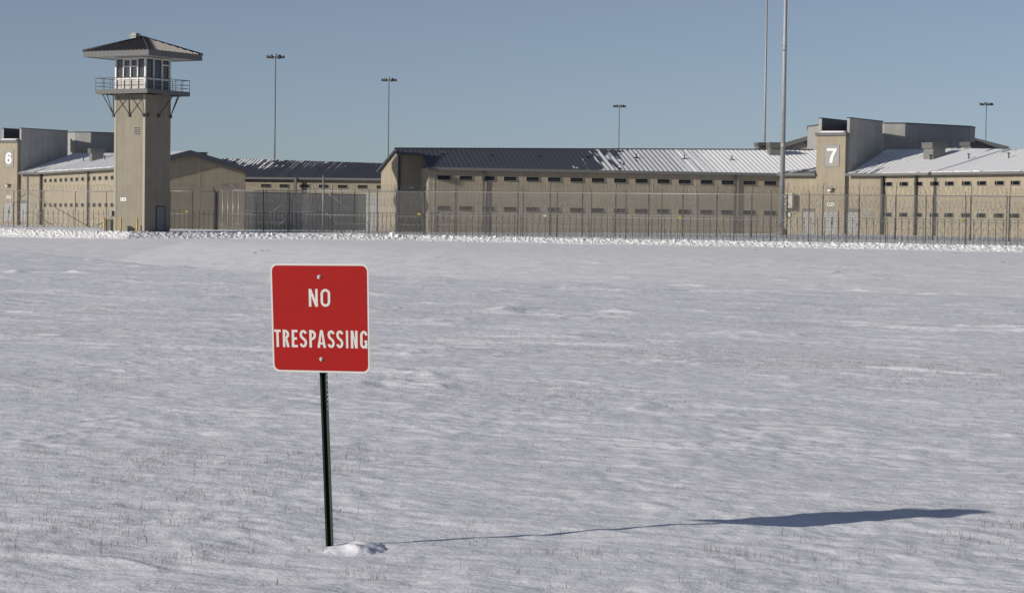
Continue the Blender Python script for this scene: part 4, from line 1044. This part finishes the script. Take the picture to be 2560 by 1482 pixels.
# ------------------------------------------------------------------ the sign
def sign():
    D = 13.0
    base = W(822, 1366, D)
    # post axis leans a little to the left as it rises
    top = W(797.5, 688, D-.02)
    root = thing('no_trespassing_sign', (base.x, base.y, 0), 'red square NO TRESPASSING sign with white border on a dark green channel post', 'sign')
    ax = (top-base).normalized(); th = R(-21)
    rt = Vector((math.cos(th), math.sin(th), 0)); rt = (rt-ax*rt.dot(ax)).normalized(); nb = ax.cross(rt); nb = nb if nb.y > 0 else -nb   # nb points away from the camera
    # --- panel corners taken on the sign plane
    c0 = W(797.5, 795, D-.06)
    def on_plane(u, v):
        d = CM @ Vector((u-CX, CY-v, -FPX)); o = Vector((0, 0, CAMZ)); k = (c0-o).dot(nb)/d.dot(nb); return o+d*k
    z7 = lambda x, y: on_plane(640+x*.23304, 620+y*.23304)
    TL, TR, BL, BR = z7(151, 166), z7(1207, 172), z7(184, 1322), z7(1222, 1345)
    def loc(s, t, h=0):      # s, t in 0..1 from top-left; h towards the camera
        a = TL.lerp(TR, s); b_ = BL.lerp(BR, s); return a.lerp(b_, t)-nb*h
    Wd = (TR-TL).length; Ht = (BL-TL).length
    def rounded(inset, r, h, n=8):
        pts = []
        for cx_, cy_, a0 in ((1-inset/Wd-r/Wd, inset/Ht+r/Ht, -90), (1-inset/Wd-r/Wd, 1-inset/Ht-r/Ht, 0), (inset/Wd+r/Wd, 1-inset/Ht-r/Ht, 90), (inset/Wd+r/Wd, inset/Ht+r/Ht, 180)):
            for k in range(n+1):
                a = R(a0+90*k/n); pts.append(loc(cx_+r/Wd*math.cos(a), cy_+r/Ht*math.sin(a), h))
        return pts
    p = MB(); p.prism(rounded(0, .040, -.003), rounded(0, .040, 0)); 
    pan = p.build('panel', [M['signw']], root)
    p = MB(); p.add(rounded(.0105, .034, .0008), [tuple(range(36))]); p.build('red_field', M['red'], pan)
    # letters: pen strokes and outlines in a 1-high box
    L_ = MB()
    def place(s0, s1, t0, t1, polys):
        for i, pl in enumerate(polys):
            L_.add([loc(s0+(s1-s0)*x, t1-(t1-t0)*y, .0016+.00006*i) for x, y in pl], [tuple(range(len(pl)))])
        L_.build('letter', M['signw'], pan); L_.v, L_.f, L_.m = [], [], []
    def strip(cen, w, asp, closed=False):
        # asp = width/height of the box, so stroke width is even
        pts = [Vector((x*asp, y)) for x, y in cen]; n = len(pts); L1, L2 = [], []
        for i in range(n):
            a = pts[i-1] if (i > 0 or closed) else pts[i]; b_ = pts[(i+1) % n] if (i < n-1 or closed) else pts[i]
            d = (b_-a).normalized(); m_ = Vector((-d.y, d.x)); L1.append(pts[i]+m_*w/2); L2.append(pts[i]-m_*w/2)
        out = []
        for i in range(n if closed else n-1):
            j = (i+1) % n; out.append([(q.x/asp, q.y) for q in (L1[i], L1[j], L2[j], L2[i])])
        return out
    def arc(cx_, cy_, rx, ry, a0, a1, n=12): return [(cx_+rx*math.cos(R(a0+(a1-a0)*k/n)), cy_+ry*math.sin(R(a0+(a1-a0)*k/n))) for k in range(n+1)]
    def glyph(ch, asp, t=.125):
        x = t/asp; hx = x/2; ht = t/2
        if ch == 'N': return [[(0, 0), (0, 1), (x*1.05, 1), (1-x, .40), (1-x, 1), (1, 1), (1, 0), (1-x*1.05, 0), (x, .60), (x, 0)]]
        if ch == 'T': return [[(0, 1-t), (0, 1), (1, 1), (1, 1-t)], [(.5-hx, 0), (.5-hx, 1-t), (.5+hx, 1-t), (.5+hx, 0)]]
        if ch == 'I': return [[(0, 0), (0, 1), (1, 1), (1, 0)]]
        if ch == 'E': return [[(0, 0), (0, 1), (1, 1), (1, 1-t), (x, 1-t), (x, .5+ht), (.88, .5+ht), (.88, .5-ht), (x, .5-ht), (x, t), (1, t), (1, 0)]]
        if ch == 'A':
            xi = lambda y: x*1.05+(.5-x*1.05)*y/.80
            return [[(0, 0), (.5-x*.55, 1), (.5, 1), (.5, .80), (x*1.05, 0)], [(1, 0), (1-x*1.05, 0), (.5, .80), (.5, 1), (.5+x*.55, 1)], [(xi(.19), .19), (xi(.31), .31), (1-xi(.31), .31), (1-xi(.19), .19)]]
        if ch in 'PR':
            r_ = .23 if ch == 'P' else .225
            yb_ = .42 if ch == 'P' else .45
            top_, bot_ = 1-ht, yb_+ht; rx = min(.5, r_/asp)
            cen = [(x, top_)]+arc(1-hx-rx, top_-(top_-bot_)/2, rx, (top_-bot_)/2, 90, -90, 14)+[(x, bot_)]
            g_ = [[(0, 0), (0, 1), (x, 1), (x, 0)]]+strip(cen, t, asp)
            if ch == 'R': g_.append([(.40, yb_+.01), (.40+x*.95, yb_+.01), (1.03, 0), (1.03-x*1.05, 0)])
            return g_
        if ch == 'O':
            rx = .5-hx; ry = rx*asp*1.1
            cen = arc(.5, 1-ht-ry, rx, ry, 0, 180, 14)+arc(.5, ht+ry, rx, ry, 180, 360, 14)
            return strip(cen, t, asp, True)
        if ch == 'S':
            rx = .5-hx
            cen = arc(.5, .755, rx, .245-ht, 12, 180, 12)+[(.5-rx+.015, .68), (.5-rx*.75, .60), (.5, .505), (.5+rx*.75, .41), (.5+rx-.01, .33)]+arc(.5, .25, rx, .25-ht, 0, -170, 12)
            return strip(cen, t, asp)
        if ch == 'G':
            rx = .5-hx; ry = .21
            cen = arc(.5, 1-ht-ry, rx, ry, 5, 180, 14)+arc(.5, ht+ry, rx, ry, 180, 350, 14)
            return strip(cen, t, asp)+[[(1-x, .10), (1-x, .46), (1, .46), (1, 0), (1-x*.55, 0)], [(.55, .36), (.55, .46), (1-x, .46), (1-x, .36)]]
    zl = lambda y: 151+(y-166)*.0285; zr = lambda y: 1207+(y-172)*.0128
    def tv(x, y):
        t0 = 166+(172-166)*(x-151)/1056; t1 = 1322+(1345-1322)*(x-184)/1038; return (y-t0)/(t1-t0)
    def word(items, ytop, ybot, tilt):
        for ch, xa, xb in items:
            xm = (xa+xb)/2; yt, yb_ = ytop(xm), ybot(xm); ym = (yt+yb_)/2
            sa = (xa-zl(ym))/(zr(ym)-zl(ym)); sb = (xb-zl(ym))/(zr(ym)-zl(ym))
            asp = (xb-xa)/(yb_-yt); place(sa, sb, tv(xm, yt), tv(xm, yb_), glyph(ch, asp, 26/(yb_-yt) if ch != 'I' else .13))
    word([('N', 572, 668), ('O', 699, 803)], lambda x: 437+(x-572)*.004, lambda x: 627+(x-572)*.006, 0)
    word([('T', 199, 269), ('R', 291, 361), ('E', 388, 452), ('S', 475, 553), ('P', 578, 651), ('A', 663, 755), ('S', 775, 850), ('S', 868, 942), ('I', 970, 993), ('N', 1021, 1093), ('G', 1121, 1198)],
         lambda x: 872+(x-200)*.0145, lambda x: 1058+(x-200)*.019, 0)
    for (x, y) in ((679, 310), (703, 1190)):
        c = z7(x, y); b = MB(); b.tube(c+nb*.002, c-nb*.006, .0125, 14, r2=.0115); b.tube(c-nb*.006, c-nb*.013, .0085, 6, r2=.007); b.build('bolt', M['bolt'], pan)
    # --- flanged U-channel post with punched holes
    A = base-ax*.5; B = top; LL = (B-A).length
    # profile: x across (m), y depth away from the camera
    prof = [(-.0250, .010), (-.0135, .010), (-.009, .034), (.005, .034), (.0095, .010), (.0250, .010)]
    th_ = .0022; zoff = .002
    def q3(x, y, s): return A+ax*s+rt*x+nb*(y+zoff)
    pb = MB()
    for i in range(len(prof)-1):
        (xa, ya), (xb, yb_) = prof[i], prof[i+1]
        mi = 1 if i in (3, 4) else 0
        if i == 4:
            # punched web: a ladder of solid strips around the holes
            segs = []; s = 0.
            hole = .0115; pitch = .028
            top_s = LL; lo = LL-.80
            if i == 4: pitch = .028
            xm0, xm1 = xa+(xb-xa)*.20, xa+(xb-xa)*.80
            ym0, ym1 = ya, yb_
            pb.prism([q3(xa, ya, 0), q3(xb, yb_, 0), q3(xb, yb_, lo), q3(xa, ya, lo)], [q3(xa, ya+th_, 0), q3(xb, yb_+th_, 0), q3(xb, yb_+th_, lo), q3(xa, ya+th_, lo)], mi)
            for (a_, b_, c_, d_) in ((xa, ya, xm0, ym0), (xm1, ym1, xb, yb_)):
                pb.prism([q3(a_, b_, lo), q3(c_, d_, lo), q3(c_, d_, LL), q3(a_, b_, LL)], [q3(a_, b_+th_, lo), q3(c_, d_+th_, lo), q3(c_, d_+th_, LL), q3(a_, b_+th_, LL)], mi)
            s = lo
            while s < LL:
                e = min(s+pitch-hole, LL)
                pb.prism([q3(xm0, ym0, s), q3(xm1, ym1, s), q3(xm1, ym1, e), q3(xm0, ym0, e)], [q3(xm0, ym0+th_, s), q3(xm1, ym1+th_, s), q3(xm1, ym1+th_, e), q3(xm0, ym0+th_, e)], mi)
                s += pitch
        else:
            pb.prism([q3(xa, ya, 0), q3(xb, yb_, 0), q3(xb, yb_, LL), q3(xa, ya, LL)], [q3(xa, ya+th_, 0), q3(xb, yb_+th_, 0), q3(xb, yb_+th_, LL), q3(xa, ya+th_, LL)], mi)
    pb.build('post', [M['post'], M['postlit']], root)
    return base
SB = sign()

# lump of dug-up snow beside the post
def lump():
    c = W(880, 1374, 12.9)
    n, m_ = 40, 22; vs = []; qs = []
    for i in range(n+1):
        for j in range(m_+1):
            x = -.22+.44*i/n; y = -.30+.60*j/m_
            vs.append((c.x+x, c.y+y, 0))
    V = np.array(vs); lx = V[:, 0]-c.x; ly = V[:, 1]-c.y
    e = np.clip(1-(lx/.215)**2-(ly/.29)**2+.35*pn(lx/.09, ly/.11, 35), 0, 1)*np.clip((1-(lx/.22)**2)*4, 0, 1)*np.clip((1-(ly/.30)**2)*4, 0, 1)
    h = .042*e**.9*(1+.55*pn(lx/.09, ly/.12, 31)+.12*pn(lx/.03, ly/.04, 33))*(1+.6*lx/.2)
    V[:, 2] = ground_z(V[:, 0], V[:, 1])-.012+h
    idx = np.arange((n+1)*(m_+1)).reshape(n+1, m_+1); q = np.stack([idx[:-1, :-1], idx[1:, :-1], idx[1:, 1:], idx[:-1, 1:]], -1).reshape(-1, 4)
    o = np_mesh('snow_lump', V-np.array([c.x, c.y, 0]), q, M['snow']); o.location = (c.x, c.y, 0)
    tag(o, 'small rounded lump of snow beside the foot of the sign post', 'snow lump')
lump()

# ------------------------------------------------------------------ dormant grass poking through
def grass():
    N = 120000; vs = []; fs = []
    r = 10.5*np.exp(rng.random(N)*math.log(75/10.5)); a = np.radians(rng.uniform(-16, 16, N)); x = r*np.sin(a); y = r*np.cos(a)
    m1 = pn(x/4.5, y/5.5, 41); m2 = pn(x/.5, y/.35, 42); m3 = pn(x/16, y/9, 43)
    bias = .42*np.clip((y-14)/12, 0, 1)*(1-sstep(y, 42, 60))+.10*np.clip(x/4, -.5, 1)-.22
    keep = (m1*.9+m2*.75+m3*.6+bias+rng.normal(0, .17, N)) > .44
    x, y = x[keep], y[keep]; z = ground_z(x, y)
    cnt = 0
    for i in range(len(x)):
        n = 1 if rng.random() < .7 else rng.integers(2, 4)
        for _ in range(n):
            h = (.010+.055*rng.random()**2.8)*(1-.4*min(1, max(0, (y[i]-18)/14))); w = .0007+.0009*rng.random(); la = rng.uniform(0, 6.28); ln = abs(rng.normal(0, .75))*h
            px, py = x[i]+rng.normal(0, .02), y[i]+rng.normal(0, .02); dx, dy = math.cos(la)*ln, math.sin(la)*ln
            w *= 1+max(0, (y[i]-20)/45)
            b = len(vs)
            vs += [(px-w, py, z[i]-.01), (px+w, py, z[i]-.01), (px+dx*.4+w*.8, py+dy*.4, z[i]+h*.6), (px+dx*.4-w*.8, py+dy*.4, z[i]+h*.6), (px+dx, py+dy, z[i]+h)]
            fs.append((b, b+1, b+2, b+3)); fs.append((b+3, b+2, b+4))
    me = bpy.data.meshes.new('grass'); me.from_pydata(vs, [], fs); me.materials.append(mat('dormant_grass', (.17, .145, .11), .9, var=.3, vscale=30))
    o = bpy.data.objects.new('grass', me); COL.objects.link(o); tag(o, 'sparse dry grass blades poking through the snow of the field', 'grass', kind='stuff')
    print('grass blades', len(fs)//2)
grass()
# a few weed stalks and dark specks far out on the field
def specks():
    g = MB()
    for u_, v_, n in ((640, 634, 6), (655, 629, 8), (668, 628, 4), (1890, 627, 5), (2394, 634, 4), (2508, 657, 3)):
        for k in range(n):
            d = CM @ Vector((u_+random.uniform(-5, 5)-CX, CY-v_, -FPX)); k_ = 1.0
            Y_ = 60.
            for yy in range(60, 190):
                t = yy/d.y
                if CAMZ+d.z*t < gz(d.x*t, yy): Y_ = yy; break
            t = Y_/d.y; x, y = d.x*t, Y_; z = gz(x, y)
            g.tube((x, y, z-.02), (x+random.uniform(-.12, .12), y, z+random.uniform(.05, .12)), .012, 4)
    o = g.build('weed_stalks', mat('weed', (.16, .13, .09), .9)); tag(o, 'scattered dark weed stalks far out on the bright snow', 'weeds', kind='stuff')
specks()
